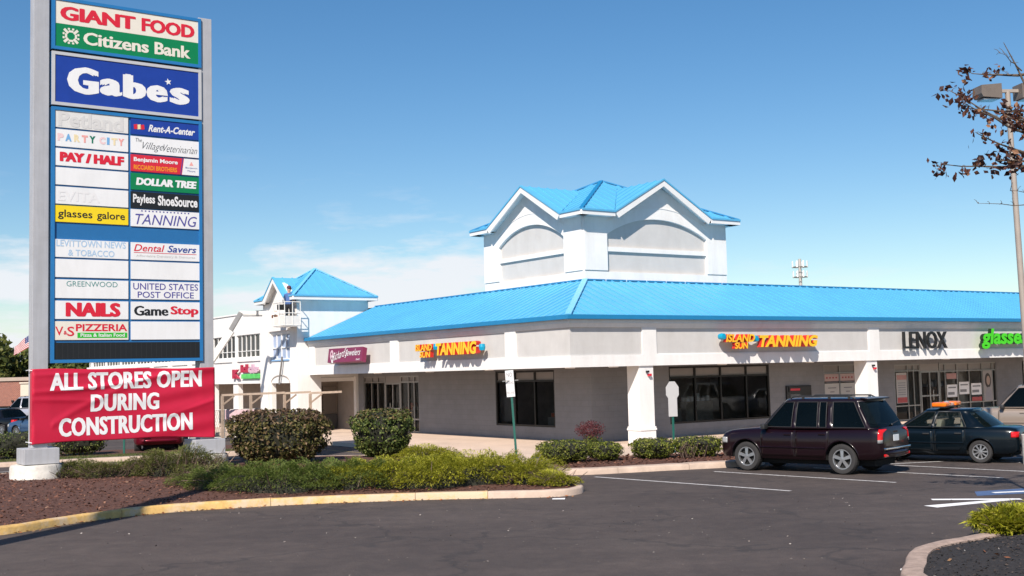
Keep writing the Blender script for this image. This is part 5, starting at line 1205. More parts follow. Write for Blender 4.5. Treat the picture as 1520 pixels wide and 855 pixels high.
# ------------------------------------------------------------------ vehicles (local frame: +x nose, +y left side, z up)
def pchip(xs, ys, x):
    xs = np.array(xs, float); ys = np.array(ys, float); o = np.argsort(xs); xs, ys = xs[o], ys[o]
    h = np.diff(xs); d = np.diff(ys)/h; m = np.zeros(len(xs)); m[0], m[-1] = d[0], d[-1]
    for i in range(1, len(xs)-1): m[i] = 0 if d[i-1]*d[i] <= 0 else 2*d[i-1]*d[i]/(d[i-1]+d[i])
    x = np.clip(np.atleast_1d(np.array(x, float)), xs[0], xs[-1]); i = np.clip(np.searchsorted(xs, x, 'right')-1, 0, len(h)-1); t = (x-xs[i])/h[i]
    return (2*t**3-3*t**2+1)*ys[i]+(t**3-2*t**2+t)*h[i]*m[i]+(-2*t**3+3*t**2)*ys[i+1]+(t**3-t**2)*h[i]*m[i+1]
PROF = [(0, 0), (.78, 0), (.92, .02), (.975, .10), (.995, .28), (1.0, .50), (.995, .66), (.975, .80), (.945, .90), (.86, .965), (.70, .99), (.4, 1.005), (0, 1.015)]
def carpaint(name, c, metal=.35): return mat(name, c, .28, metal, var=.03, vscale=2, coat=.4, spec=.25)
M['tint'] = glassmat('dark_tinted_glass', (.004, .008, .010), .35, thru=(.10, .13, .14), ior=1.35)
M['cargl'] = glassmat('car_glass', (.02, .035, .035), .10)
M['seat'] = mat('beige_seat', (.48, .43, .33), .8, var=.08); M['cabin'] = mat('dark_cabin', (.02, .02, .022), .8, var=.1); M['well'] = mat('wheel_well', (.008, .008, .008), .9, var=0)
def wheel_parts(root, x, y, r, wd, spokes, dish, rimr=.64):
    s = 1 if y > 0 else -1
    t = MB(); a = wd/2
    t.lathe([(r*.62, -a*.8), (r*.80, -a), (r*.93, -a*.95), (r*.985, -a*.7), (r, -a*.3), (r, a*.3), (r*.985, a*.7), (r*.93, a*.95), (r*.80, a), (r*.62, a*.8)], 32, (0, 0, 0), 'Y', closed=True)
    t.lathe([(0.0, -a*.5), (r*.6, -a*.5), (r*.6, a*.2), (0, a*.2)], 20, (0, 0, 0), 'Y', 1)
    for k in range(40):
        an = 2*math.pi*k/40; t.obox((math.cos(an)*r*.998, 0, math.sin(an)*r*.998), (math.cos(an)*.004, 0, math.sin(an)*.004), (0, a*.6, 0), (-math.sin(an)*.012, 0, math.cos(an)*.012))
    w = t.build('wheel', [M['rubber'], M['well']], root, 40); w.location = (x, y, r)
    m = MB(); R_ = r*rimr; f = s*a*.82
    m.lathe([(R_*1.03, f*.9), (R_*1.03, f*1.03), (R_*.93, f*1.02), (R_*.90, f*.45)], 32, (0, 0, 0), 'Y', cap=False)
    m.lathe([(0, f*1.0), (R_*.20, f*.98), (R_*.24, f*.75), (0, f*.7)], 20, (0, 0, 0), 'Y')
    for k in range(spokes):
        an = 2*math.pi*k/spokes+.3; c, s2 = math.cos(an), math.sin(an); hw = R_*(.15 if spokes < 7 else .085)
        def pt(q, wv, d): return (c*q-s2*wv, d, s2*q+c*wv)
        m.prism([pt(R_*.15, -hw*.9, f*.95), pt(R_*.93, -hw*1.25, f*.88), pt(R_*.93, hw*1.25, f*.88), pt(R_*.15, hw*.9, f*.95)], (0, -f*.28, 0))
    m.build('rim', [M['rim']], w, 35)
def car(name, label, cat, group, loc, heading, sp):
    root = empty(name, loc, heading, label, cat, group)
    st = sp['stations']; X = [s[0] for s in st]
    xs = np.unique(np.concatenate([np.linspace(X[0], X[-1], 46), X])); 
    Wd = pchip(X, [s[1] for s in st], xs); Tp = pchip(X, [s[2] for s in st], xs); Bt = pchip(X, [s[3] for s in st], xs)
    def dims(x): return (float(pchip(X, [s[1] for s in st], x)[0]), float(pchip(X, [s[2] for s in st], x)[0]), float(pchip(X, [s[3] for s in st], x)[0]))
    fz = [p[1] for p in PROF]; fy = [p[0] for p in PROF]
    def hw(x, z):
        w, t, b = dims(x); q = (z-b)/max(1e-6, (t-b)); return w*float(np.interp(q, fz[1:], fy[1:]))
    bm = bmesh.new(); rings = []
    for x, w, t, b in zip(xs, Wd, Tp, Bt):
        half = [(w*p[0], b+(t-b)*p[1]) for p in PROF]; ring = [(x, y, z) for y, z in half]+[(x, -y, z) for y, z in half[-2:0:-1]]
        rings.append([bm.verts.new(p) for p in ring])
    n = len(rings[0])
    for a, b in zip(rings, rings[1:]):
        for k in range(n): bm.faces.new((a[k], a[(k+1) % n], b[(k+1) % n], b[k]))
    bm.faces.new(rings[0]); bm.faces.new(rings[-1][::-1]); bmesh.ops.recalc_face_normals(bm, faces=bm.faces)
    me = bpy.data.meshes.new('body'); bm.to_mesh(me); bm.free(); me.materials.append(sp['paint']); me.materials.append(M['well'])
    body = bpy.data.objects.new('body', me); COL.objects.link(body)
    r = sp['wr']; cut = MB()
    for ax in sp['axles']:
        for s in (-1, 1):
            cut.lathe([(r*1.19, s*.50), (r*1.19, s*1.3)], 36, (ax, 0, r*1.02), 'Y', 1)
    cme = bpy.data.meshes.new('arch_cut'); bmesh.ops.recalc_face_normals(cut.bm, faces=cut.bm.faces); cut.bm.to_mesh(cme); cut.bm.free(); cme.materials.append(sp['paint']); cme.materials.append(M['well'])
    co = bpy.data.objects.new('arch_cut', cme); COL.objects.link(co)
    mod = body.modifiers.new('arch', 'BOOLEAN'); mod.operation = 'DIFFERENCE'; mod.object = co; mod.solver = 'EXACT'
    dg = bpy.context.evaluated_depsgraph_get(); dg.update()
    nm = bpy.data.meshes.new_from_object(body.evaluated_get(dg)); body.modifiers.clear(); body.data = nm; bpy.data.objects.remove(co); bpy.data.meshes.remove(cme)
    nm.name = 'body'; nm.polygons.foreach_set('use_smooth', [True]*len(nm.polygons)); nm.set_sharp_from_angle(angle=rad(38)); body.parent = root
    # arch lips
    for ax in sp['axles']:
        for s in (-1, 1):
            lip = MB(); pts = []
            for t in np.linspace(-.28, math.pi+.28, 25):
                px, pz = ax+math.cos(t)*r*1.20, r*1.02+math.sin(t)*r*1.20
                if pz > dims(px)[2]+.02: pts.append((px, s*(hw(px, pz)-.006), pz))
            lip.tube(pts, .018, 6)
            lip.build('arch_lip', sp.get('lip', sp['paint']), body, 60)
    # greenhouse
    g = sp['gh']; zb_, zt_, bul = g['zb'], g['zt'], g.get('bulge', .025)
    hp = g['pts']          # (xb, yb, xt, yt, segment kind to the next point)
    full = [(*p[:4], p[4], 1) for p in hp]
    rows = [0, .05, .28, .5, .72, .93, 1.0]
    def gpt(p, t, s):
        xb, yb, xt, yt = p[:4]; zz = (zb_(xb) if callable(zb_) else zb_); k = math.sin(math.pi*t)*bul
        y = (yb+(yt-yb)*t); y = y+k*(1 if yb > .3 else 0); x = xb+(xt-xb)*t+(k*.8 if p is hp[0] or p is hp[1] else (-k*.8 if p in hp[-2:] else 0))
        ztt = zt_(xt) if callable(zt_) else zt_
        return (x, y*s, zz+(ztt-zz)*t)
    bmesh_b = MB(); glasses = {}
    for i in range(len(hp)-1):
        kind = hp[i][4]
        for s in (1, -1):
            key = (kind, s if i not in (0, len(hp)-2) else 0, i if kind.startswith('w') else 0)
            for r0, r1 in zip(range(len(rows)-1), range(1, len(rows))):
                q = [gpt(hp[i], rows[r0], s), gpt(hp[i+1], rows[r0], s), gpt(hp[i+1], rows[r1], s), gpt(hp[i], rows[r1], s)]
                if s < 0: q = q[::-1]
                if kind != 'b' and 1 <= r0 <= 4:
                    glasses.setdefault(key, []).append(q)
                else: bmesh_b.face(q)
    # roof
    top = [gpt(p, 1.0, 1) for p in hp]; xm = sum(t[0] for t in top)/len(top)
    prev = [top]
    for f, dz in ((.93, .022), (.75, .042), (.4, .055), (0.0, .060)):
        prev.append([((t[0]-xm)*(1-(1-f)*.04)+xm if True else 0, t[1]*f, t[2]+dz*(1 if 0 < k < len(top)-1 else .8)) for k, t in enumerate(top)])
    for a, b in zip(prev, prev[1:]):
        for k in range(len(top)-1):
            for s in (1, -1):
                q = [(p[0], p[1]*s, p[2]) for p in (a[k], a[k+1], b[k+1], b[k])]
                d_ = []
                for p in q:
                    if not d_ or (Vector(p)-Vector(d_[-1])).length > 1e-5: d_.append(p)
                if (Vector(d_[0])-Vector(d_[-1])).length < 1e-5: d_.pop()
                if len(d_) > 2: bmesh_b.face(d_ if s > 0 else d_[::-1])
    bmesh.ops.remove_doubles(bmesh_b.bm, verts=bmesh_b.bm.verts, dist=.001)
    rf = bmesh_b.build('roof', sp['paint'], root, 32)
    so = rf.modifiers.new('thick', 'SOLIDIFY'); so.thickness = .03; so.offset = -1
    names = {'ws': 'windscreen', 'rw': 'rear_window'}
    for key, qs in glasses.items():
        m = MB(); 
        for q in qs: m.face(q)
        bmesh.ops.remove_doubles(m.bm, verts=m.bm.verts, dist=.001)
        cx = sum((v.co for v in m.bm.verts), Vector())/len(m.bm.verts)
        for v in m.bm.verts:
            v.co -= (Vector((v.co.x, v.co.y, v.co.z))-Vector((0, 0, v.co.z))).normalized()*.008
        m.build(names.get(key[0], 'window'), sp['glass'], root, 60)
    # thin rubber surrounds
    tr = MB()
    for i in range(len(hp)-1):
        if hp[i][4].startswith('w'):
            for s in (1, -1):
                for t in (rows[1], rows[5]): tr.tube([gpt(hp[i], t, s), gpt(hp[i+1], t, s)], .009, 5)
                for pp in (hp[i], hp[i+1]): tr.tube([gpt(pp, t, s) for t in rows[1:6]], .009, 5)
    tr.build('window_trim', sp.get('trim', M['blackplastic']), root)
    for ax in sp['axles']:
        for s in (1, -1): wheel_parts(root, ax, s*sp['track'], r, sp['tw'], sp['spokes'], 0)
    # doors: raised skins with handles
    for (x0, x1, zlo) in sp['doors']:
        for s in (1, -1):
            m = MB(); nx, nz = 12, 10; P = {}
            for i in range(nx+1):
                for j in range(nz+1):
                    x = x0+(x1-x0)*i/nx; zl = zlo(x) if callable(zlo) else zlo; zh = dims(x)[1]-.075; z = zl+(zh-zl)*j/nz; P[i, j] = m.bm.verts.new((x, s*(hw(x, z)+.007), z))
            for i in range(nx):
                for j in range(nz): m.bm.faces.new((P[i, j], P[i+1, j], P[i+1, j+1], P[i, j+1]))
            d = m.build('door', sp['paint'], root, 60); so = d.modifiers.new('thick', 'SOLIDIFY'); so.thickness = .012; so.offset = -1 if s < 0 else -1
            h = MB(); hx = x0+.13; hz = dims(hx)[1]-.17; h.obox((hx+.04, s*(hw(hx, hz)+.022), hz), (.085, 0, 0), (0, .013, 0), (0, 0, .018), 0, .007); h.build('door_handle', sp.get('handle', sp['paint']), d)
            g_ = MB()
            for xx in (x0, x1):
                pts = []
                for j in range(nz+1):
                    zl = zlo(xx) if callable(zlo) else zlo; zh = dims(xx)[1]-.06; z = zl+(zh-zl)*j/nz; pts.append((xx+(.006 if xx == x1 else -.006), s*(hw(xx, z)+.001), z))
                g_.tube(pts, .006, 4)
            g_.build('door_gap', M['well'], d)
    # side moulding, sills
    for s in (1, -1):
        ml_ = MB(); pts = [(x, s*(hw(x, sp['mz'])+.010), sp['mz']) for x in np.linspace(sp['mold'][0], sp['mold'][1], 14)]; ml_.tube(pts, .022, 6); ml_.build('side_moulding', sp.get('lip', sp['paint']), root, 60)
        x, y = sp['mirror']; mi_ = MB(); mi_.obox((x, s*(y+.12), sp['mirz']), (.06, 0, 0), (0, .095, 0), (0, 0, .065), 0, .03); mi_.obox((x+.02, s*(y+.01), sp['mirz']-.03), (.03, 0, 0), (0, .05, 0), (0, 0, .02)); mi_.build('wing_mirror', sp.get('mirc', M['blackplastic']), root, 50)
    # lamps: patches lying on the body ends
    def patch(name, mats, x0, x1, z0, z1, endx, s, out=.012, n=6, wrap=.25):
        """lamp wrapping round the corner: side part x0..x1, and an end part reaching inward"""
        m = MB(); P = {}
        path = [(x, None) for x in np.linspace(x0, x1, 5)]
        for i, (x, _) in enumerate(path):
            for j in range(5):
                z = z0+(z1-z0)*j/4; P[i, j] = m.bm.verts.new((x, s*(hw(x, z)+out), z))
        base = len(path)
        for i in range(1, 4):
            for j in range(5):
                z = z0+(z1-z0)*j/4; xx = x1+(endx-x1)*.0; y = hw(x1, z)*(1-wrap*i/3); P[base+i-1, j] = m.bm.verts.new((endx+math.copysign(out, endx), s*y, z))
        for i in range(base+2):
            for j in range(4):
                f = m.bm.faces.new((P[i, j], P[i+1, j], P[i+1, j+1], P[i, j+1])); f.material_index = 1 if (len(mats) > 1 and j == 0) else 0
        o = m.build(name, mats, root, 50); so = o.modifiers.new('thick', 'SOLIDIFY'); so.thickness = .02; so.offset = 0; return o
    for s in (1, -1):
        patch('tail_light', sp['tailm'], *sp['tail'], s, wrap=sp.get('tailwrap', .2)); patch('headlight', [M['clearlens']], *sp['head'], s, wrap=.3)
    xr, xf = X[0], X[-1]
    # bumpers, plate, exhaust etc.
    for xx, zc in ((xr, sp['bz'][0]), (xf, sp['bz'][1])):
        b = MB(); sgn = math.copysign(1, xx); pts = []
        for q in np.linspace(-1, 1, 15):
            y = q*dims(xx)[0]*.99; pts.append((xx+sgn*(.045-.10*abs(q)**4), y, zc))
        b.tube(pts, .055, 8); b.build('bumper', sp.get('bump', sp['paint']), root, 60)
    if sp.get('plate'):
        px, pz = sp['plate']; p = MB(); p.box(px-.012, px-.001, -.15, .15, pz-.075, pz+.075, 0, .006); pl_ = p.build('number_plate', mat('plate_white', (.62, .64, .66), .5, var=.05), root)
    if sp.get('extra'): sp['extra'](root, hw, dims)
    # cabin
    if sp.get('seats'):
        zf = .38
        for (x, y) in sp['seats']:
            m = MB(); m.box(x-.25, x+.25, y-.24, y+.24, zf, zf+.20, 0, .05); m.obox((x-.30, y, zf+.44), (.07, 0, .0), (0, .23, 0), (-.08, 0, .28), 0, .05); hr = .90 if x > 0 else .78; m.obox((x-.40, y, zf+hr), (.05, 0, 0), (0, .12, 0), (-.015, 0, .085 if x > 0 else .05), 0, .04); m.build('seat', M['seat'], root, 50)
        m = MB(); m.obox((sp['dash'], 0, .82), (.16, 0, 0), (0, .62, 0), (0, 0, .10), 0, .05); m.build('dashboard', M['cabin'], root, 50)
        m = MB(); a0 = Vector((sp['dash']-.28, .36, .86)); ax_ = Vector((.45, 0, -1)).normalized(); t1 = Vector((0, 1, 0)); t2 = ax_.cross(t1)
        m.tube([a0+(t1*math.cos(t)+t2*math.sin(t))*.18 for t in np.linspace(0, 2*math.pi, 21)], .015, 6); m.build('steering_wheel', M['cabin'], root)
    return root
# ---- dark purple sport utility car
def suv_spec(paint, glass=None, k=1.0):
    def extra(root, hw, dims):
        for s in (1, -1):
            m = MB(); m.tube([(.15, s*.55, 1.81), (.05, s*.56, 1.865), (-1.45, s*.56, 1.86), (-1.58, s*.55, 1.80)], .018, 8)
            for x in (-.2, -.9, -1.42): m.box(x-.03, x+.03, s*.56-.015, s*.56+.015, 1.77, 1.86)
            m.build('roof_rail', M['blackplastic'], root)
        m = MB(); m.obox((-1.82, 0, 1.80), (.10, 0, .01), (0, .60, 0), (0, 0, .018), 0, .015); m.build('spoiler', paint, root)
        m = MB(); m.box(-2.36, -2.30, -.70, .70, .60, .645, 0, .015); m.build('bumper_step', M['chrome'], root)
        m = MB(); m.tube([(-2.24, .05, 1.18), (-2.21, -.35, 1.24)], .012, 6); m.tube([(-2.21, .0, 1.14), (-2.24, .05, 1.18)], .02, 6); m.build('rear_wiper', M['blackplastic'], root)
        m = MB(); m.box(-2.335, -2.29, .50, .68, .44, .50, 0, .01); m.box(-2.335, -2.29, -.68, -.50, .44, .50, 0, .01); m.build('reflector', M['taillens'], root)
        m = MB(); m.obox((-2.275, 0, 1.005), (.02, 0, 0), (0, .13, 0), (0, 0, .03), 0, .012); m.build('tailgate_handle', paint, root)
        m = MB(); m.tube([(-2.1, -.45, .28), (-2.38, -.48, .27)], .035, 10); m.build('exhaust', M['chrome'], root)
        m = MB(); m.box(-2.0, 1.8, -.55, .55, .2, .34); m.tube([(-1.305, -.7, .34), (-1.305, .7, .34)], .06, 8); m.tube([(1.305, -.7, .34), (1.305, .7, .34)], .05, 8); m.build('chassis', M['well'], root)
    return dict(paint=paint, glass=glass or M['tint'], stations=[(-2.31, .66, .70, .50), (-2.29, .74, 1.02, .44), (-2.24, .80, 1.12, .40), (-2.05, .85, 1.135, .36), (-1.3, .875, 1.13, .33), (0, .875, 1.10, .31), (.95, .875, 1.10, .32), (1.2, .872, 1.09, .32), (1.75, .855, 1.04, .33), (1.98, .80, .98, .34), (2.08, .72, .88, .38), (2.13, .62, .75, .44)],
        wr=.365, axles=(-1.305, 1.305), track=.735, tw=.25, spokes=5,
        gh=dict(zb=lambda x: 1.085, zt=lambda x: 1.775-.02*(x > .0)*x*2, bulge=.02, pts=[(1.02, 0, .36, 0, 'ws'), (.90, .70, .28, .56, 'b'), (.80, .80, .20, .63, 'w'), (.02, .835, -.02, .66, 'b'), (-.10, .838, -.12, .66, 'w'), (-.68, .838, -.66, .66, 'b'), (-.74, .838, -.72, .66, 'w'), (-.92, .836, -.90, .66, 'b'), (-1.10, .834, -1.06, .655, 'w'), (-1.93, .80, -1.56, .63, 'b'), (-2.06, .775, -1.66, .61, 'rw'), (-2.21, .66, -1.80, .54, 'rw'), (-2.25, 0, -1.86, 0, 'rw')]),
        doors=[(-.04, .86, .40), (-.98, -.10, lambda x: .40 if x > -.85 else .40+(-.85-x)*2.2)], mold=(-.9, .88), mz=.62, mirror=(.72, .80), mirz=1.13,
        tail=(-2.215, -2.268, .76, 1.08, -2.275), tailm=[M['taillens'], M['clearlens']], tailwrap=.10, head=(1.85, 2.02, .70, .84, 2.075), bz=(.52, .50), bump=paint, plate=(-2.30, .86), extra=extra)
purple = carpaint('dark_purple_paint', (.008, .002, .004), .05)
car('suv', 'dark purple sport utility car parked nose to the store', 'car', None, (6.83+.56, 29.05+.50, 0), math.atan2(.67, -.74), suv_spec(purple))
# ---- dark teal sedan with an amber light bar
def sedan_spec(paint, bar=False, glass=None):
    def extra(root, hw, dims):
        m = MB(); m.box(-1.9, 1.8, -.55, .55, .16, .30); m.build('chassis', M['well'], root)
        if bar:
            b = MB(); b.box(-.36, -.04, -.66, .66, 1.425, 1.45, 0, .006)
            for y in (-.42, .42): b.box(-.25, -.15, y-.03, y+.03, 1.375, 1.43)
            lb = b.build('light_bar', M['blackplastic'], root)
            for y0, y1, m_ in ((-.68, -.22, 'amber'), (.22, .68, 'amber')):
                q = MB(); q.box(-.39, -.01, y0, y1, 1.451, 1.56, 0, .035); q.build('amber_lens', M[m_], lb, 40)
            q = MB(); q.box(-.35, -.05, -.215, .215, 1.451, 1.535, 0, .02); q.build('clear_lens', mat('pinkish_lens', (.62, .40, .34), .2, var=.2, vscale=10), lb, 40)
            q = MB(); q.lathe([(.07, 1.536), (.07, 1.57), (.0, 1.585)], 14, (-.2, 0, 0)); q.build('beacon', M['clearlens'], lb, 40)
        m = MB(); m.tube([(-2.0, -.45, .24), (-2.2, -.46, .23)], .03, 10); m.build('exhaust', M['chrome'], root)
    return dict(paint=paint, glass=glass or M['cargl'], stations=[(-2.16, .60, .62, .36), (-2.14, .68, .82, .32), (-2.08, .74, .90, .28), (-1.85, .80, .935, .24), (-1.3, .83, .945, .22), (0, .835, .92, .21), (.85, .835, .925, .21), (1.2, .83, .875, .21), (1.7, .80, .80, .22), (1.95, .74, .74, .25), (2.04, .66, .66, .29), (2.08, .56, .58, .33)],
        wr=.295, axles=(-1.22, 1.24), track=.71, tw=.185, spokes=9,
        gh=dict(zb=lambda x: .905, zt=lambda x: 1.34, bulge=.018, pts=[(1.0, 0, .28, 0, 'ws'), (.88, .68, .20, .52, 'b'), (.78, .765, .12, .58, 'w'), (.02, .79, -.10, .60, 'b'), (-.06, .79, -.17, .60, 'w'), (-.90, .775, -.70, .585, 'b'), (-1.36, .72, -.90, .55, 'rw'), (-1.54, .60, -1.0, .46, 'rw'), (-1.62, 0, -1.05, 0, 'rw')]),
        doors=[(-.04, .84, .30), (-.86, -.10, lambda x: .30 if x > -.72 else .30+(-.72-x)*2.0)], mold=(-.82, .86), mz=.52, mirror=(.70, .76), mirz=.93,
        tail=(-1.99, -2.08, .67, .81, -2.125), tailm=[M['taillens']], tailwrap=.3, head=(1.78, 1.93, .56, .68, 2.02), bz=(.46, .42), bump=paint, plate=(-2.16, .72), seats=[(.20, .36), (.20, -.36), (-.42, .36), (-.42, -.36)], dash=.78, handle=M['blackplastic'], lip=paint, extra=extra)
teal = carpaint('dark_teal_paint', (.002, .0055, .009), .1)
hd = math.atan2(.60, -.80)
car('sedan', 'dark teal sedan with an orange light bar on its roof', 'car', None, (11.02+.44, 31.35+.22, 0), hd, sedan_spec(teal, True))
tan_ = carpaint('tan_metallic_paint', (.34, .27, .22))
car('suv', 'tan sport utility car mostly hidden behind the teal sedan', 'car', None, (16.9, 38.2, 0), math.atan2(.57, -.82), suv_spec(tan_))
# ---- unseen cars added off to the right only to fill the shop window reflections
GR = 'unseen cars added for the window reflections'
car('suv', 'white sport utility car added out of view for window reflections', 'car', GR, (25.2, 40.6, 0), math.atan2(.8, -.6), suv_spec(carpaint('white_paint', (.72, .72, .70), 0)))
car('sedan', 'silver sedan added out of view for window reflections', 'car', GR, (29.0, 43.0, 0), math.atan2(.8, -.6), sedan_spec(carpaint('light_silver_paint', (.50, .50, .52))))
car('suv', 'beige sport utility car added out of view for window reflections', 'car', GR, (22.6, 36.6, 0), math.atan2(.8, -.6), suv_spec(carpaint('beige_paint', (.50, .44, .36), 0)))
# ---- cars far on the left
GC = 'cars parked on the far left'
car('suv', 'silver grey sport utility car in front of the brick building', 'car', GC, (-32.4, 77.5, 0), rad(170), suv_spec(carpaint('silver_paint', (.42, .42, .47))))
car('sedan', 'black sedan at the left picture edge behind the hedge', 'car', GC, (-27.6, 62.5, 0), rad(150), sedan_spec(carpaint('black_paint', (.006, .006, .008)), glass=M['tint']))
car('sedan', 'blue sedan partly hidden by the left pylon post', 'car', GC, (-23.3, 58.0, 0), rad(150), sedan_spec(carpaint('blue_paint', (.05, .10, .19)), glass=M['tint']))
car('suv', 'dark red sport utility car facing the hedge under the banner', 'car', GC, (-13.55, 44.3, 0), rad(-72), suv_spec(carpaint('dark_red_paint', (.14, .006, .018))))
# ------------------------------------------------------------------ posts, signs and the rest
# leaning parking sign
sg = empty('parking_sign', (0.02, 31.66, .1), rad(-8), 'small white parking sign on a leaning green post above the junipers', 'sign'); sg.rotation_euler = (rad(-1), rad(-3.2), rad(-8))
m = MB(); m.box(-.028, .028, -.02, .02, -.3, 2.62); [m.box(-.035, -.0281, -.02, .02, z, z+.012) for z in np.arange(.1, 2.6, .1)]; m.build('post', M['greenpost'], sg)
m = MB(); m.obox((0, -.03, 2.24), (.15, 0, 0), (0, .004, 0), (0, 0, .36), 0, .003); pl_ = m.build('plate', M['white'], sg)
L_ = Letters((0, -.0345, 0), (1, 0, 0), (0, -1, 0)); gm = mat('faded_grey_print', (.36, .35, .36), .6, var=.1)
L_.add('NO', -.10, .10, 2.42, 2.54, 0, .02, out=.001); L_.add('PARKING', -.13, .13, 2.22, 2.30, 0, .01, out=.001); L_.add('FIRE LANE', -.13, .13, 1.96, 2.03, 0, .01, out=.001); L_.build('lettering', [gm], pl_)
pl_.rotation_euler = (0, 0, rad(-34))
m = MB(); m.obox((0, -.02, 2.32), (.22, 0, 0), (0, .008, 0), (0, 0, .012)); m.build('bracket', M['galv'], sg)
# back of the stop sign by the column
sg = empty('stop_sign', (4.72, 35.0, .1), rad(14), 'grey back of a stop sign with a plate under it on a green post', 'sign')
m = MB(); m.box(-.03, .03, -.02, .02, -.3, 2.15); m.build('post', M['greenpost'], sg)
m = MB(); m.prism([(.24*math.cos(math.pi/8+k*math.pi/4)*.92, -.03, 1.86+.31*math.sin(math.pi/8+k*math.pi/4)) for k in range(8)], (0, .008, 0)); m.prism([(-.14, -.032, 1.10), (.14, -.032, 1.10), (.14, -.032, 1.66), (-.14, -.032, 1.66)], (0, .008, 0)); m.build('plate', mat('sign_back_grey', (.52, .50, .49), .5, metal=.1, var=.04), sg)
# post seen under the banner
sg = empty('sign_post', (-13.7, 40.9, .1), 0, 'thin green sign post standing on the far verge under the banner', 'sign')
m = MB(); m.box(-.03, .03, -.02, .02, -.3, 2.1); m.build('post', M['greenpost'], sg); m = MB(); m.obox((0, -.03, 1.85), (.15, 0, 0), (0, .005, 0), (0, 0, .22), 0, .003); m.build('plate', M['white'], sg)
# parking lot lamp
lp_ = empty('parking_lamp', (13.08, 29.6, 0), rad(8), 'tall tan lamp pole with two shoebox heads at the right edge', 'lamp')
m = MB(); m.tube([(0, 0, 0), (0, 0, 9.55)], (.085, .065), 12); m.tube([(0, 0, -.1), (0, 0, .75)], (.27, .27), 16, 1); m.build('pole', [M['polepaint'], M['footing']], lp_, 50)
m = MB(); m.obox((0, 0, 9.56), (.42, 0, 0), (0, .045, 0), (0, 0, .04)); m.build('arm', M['polepaint'], lp_)
for s in (-1, 1):
    m = MB(); m.prism([(s*.28, -.22, 9.34), (s*.80, -.22, 9.38), (s*.85, -.22, 9.47), (s*.83, -.22, 9.68), (s*.28, -.22, 9.72)], (0, .44, 0)); h_ = m.build('lamp_head', mat('lamp_head_brown', (.155, .125, .105), .5, var=.12), lp_)
    m = MB(); m.box(s*.34, s*.76, -.17, .17, 9.315, 9.35); m.build('lens', M['clearlens'], h_)
lp_.rotation_euler = (0, rad(-1.0), rad(8))
# thick headless pole added out of view on the left to shadow the mulch
shadow_pole = empty('parking_lamp', (-10.45, 14.0, 0), rad(8), 'thick tan pole added out of view to cast a shadow on the mulch', 'lamp')
m = MB(); m.tube([(0, 0, 0), (0, 0, 12.4)], (.30, .22), 12); m.build('pole', M['polepaint'], shadow_pole, 50)
# cell mast far away
ct = empty('antenna_mast', (74.7, 300, 0), 0, 'distant antenna mast with white panels above the blue roof', 'mast')
m = MB(); m.tube([(0, 0, 0), (0, 0, 30)], (.55, .38), 10); m.build('mast', mat('mast_grey', (.45, .42, .40), .6, var=.05), ct)
for z, n_, rr_ in ((28.6, 8, 2.0), (26.0, 8, 1.9)):
    m = MB(); m.tube([(rr_*math.cos(t), rr_*math.sin(t), z-.7) for t in np.linspace(0, 6.2832, 13)], .10, 5)
    for k in range(4): a = k*math.pi/2; m.tube([(0, 0, z-.7), (rr_*math.cos(a), rr_*math.sin(a), z-.7)], .10, 5)
    fr_ = m.build('platform', M['galv'], ct)
    for k in range(n_):
        a = k*2*math.pi/n_+.2; q = MB(); q.obox((rr_*math.cos(a), rr_*math.sin(a), z), (.10*math.cos(a), .10*math.sin(a), 0), (-.2*math.sin(a), .2*math.cos(a), 0), (0, 0, .85), 0, .04); q.build('antenna', M['white'], fr_)
# boom lift working on the wing
bl_ = empty('boom_lift', BO, BRZ, 'white boom lift reaching up to the blue roofed tower', 'lift')
bx0 = (-4.9, 23.0)
m = MB(); m.box(bx0[0]-1.1, bx0[0]+1.1, bx0[1]-.8, bx0[1]+.8, .45, 1.0, 0, .05); m.box(bx0[0]-.6, bx0[0]+.7, bx0[1]-.55, bx0[1]+.55, 1.001, 1.8, 1, .08); m.build('chassis', [M['blackplastic'], mat('lift_white', (.75, .74, .72), .4, var=.05)], bl_)
LW = mat('boom_white', (.76, .73, .68), .45, var=.06)
for s in (-1, 1):
    for t in (-1, 1):
        q = MB(); q.lathe([(.18, -.14), (.42, -.16), (.45, 0), (.42, .16), (.18, .14)], 20, (bx0[0]+s*.85, bx0[1]+t*.95, .45), 'Y'); q.build('wheel', M['rubber'], bl_, 40)
m = MB()
def beam(a, b, w_, h_, mi=0):
    a = Vector(a); b = Vector(b); d = (b-a); sd_ = d.cross(Vector((0, 0, 1))).normalized(); n_ = sd_.cross(d).normalized(); m.obox((a+b)/2, d/2, sd_*w_/2, n_*h_/2, mi, .01)
beam((-4.75, 22.75, 1.65), (-2.95, 21.45, 4.85), .24, .30); beam((-3.15, 21.6, 4.5), (-2.57, 21.19, 5.68), .17, .20, 1)
m.build('boom', [LW, M['galv']], bl_)
m = MB(); beam((-2.62, 21.23, 5.66), (-1.15, 20.17, 5.58), .14, .16); beam((-2.5, 21.12, 5.52), (-1.8, 20.62, 5.50), .07, .07, 1); m.obox((-1.95, 20.75, 5.62), (.09, 0, 0), (0, .09, 0), (0, 0, .12), 1, .02); m.build('jib', [LW, M['galv']], bl_)
m = MB(); bc = Vector((-.98, 19.72, 5.0)); bx_, by_ = .38, .62
for z in (.0, .55, 1.05):
    P_ = [bc+Vector((a, b, z)) for a, b in ((-bx_, -by_), (bx_, -by_), (bx_, by_), (-bx_, by_), (-bx_, -by_))]
    m.tube(P_, .022, 6)
for a, b in ((-bx_, -by_), (bx_, -by_), (bx_, by_), (-bx_, by_), (-bx_, 0), (0, -by_)): m.tube([bc+Vector((a, b, 0)), bc+Vector((a, b, 1.05))], .02, 6)
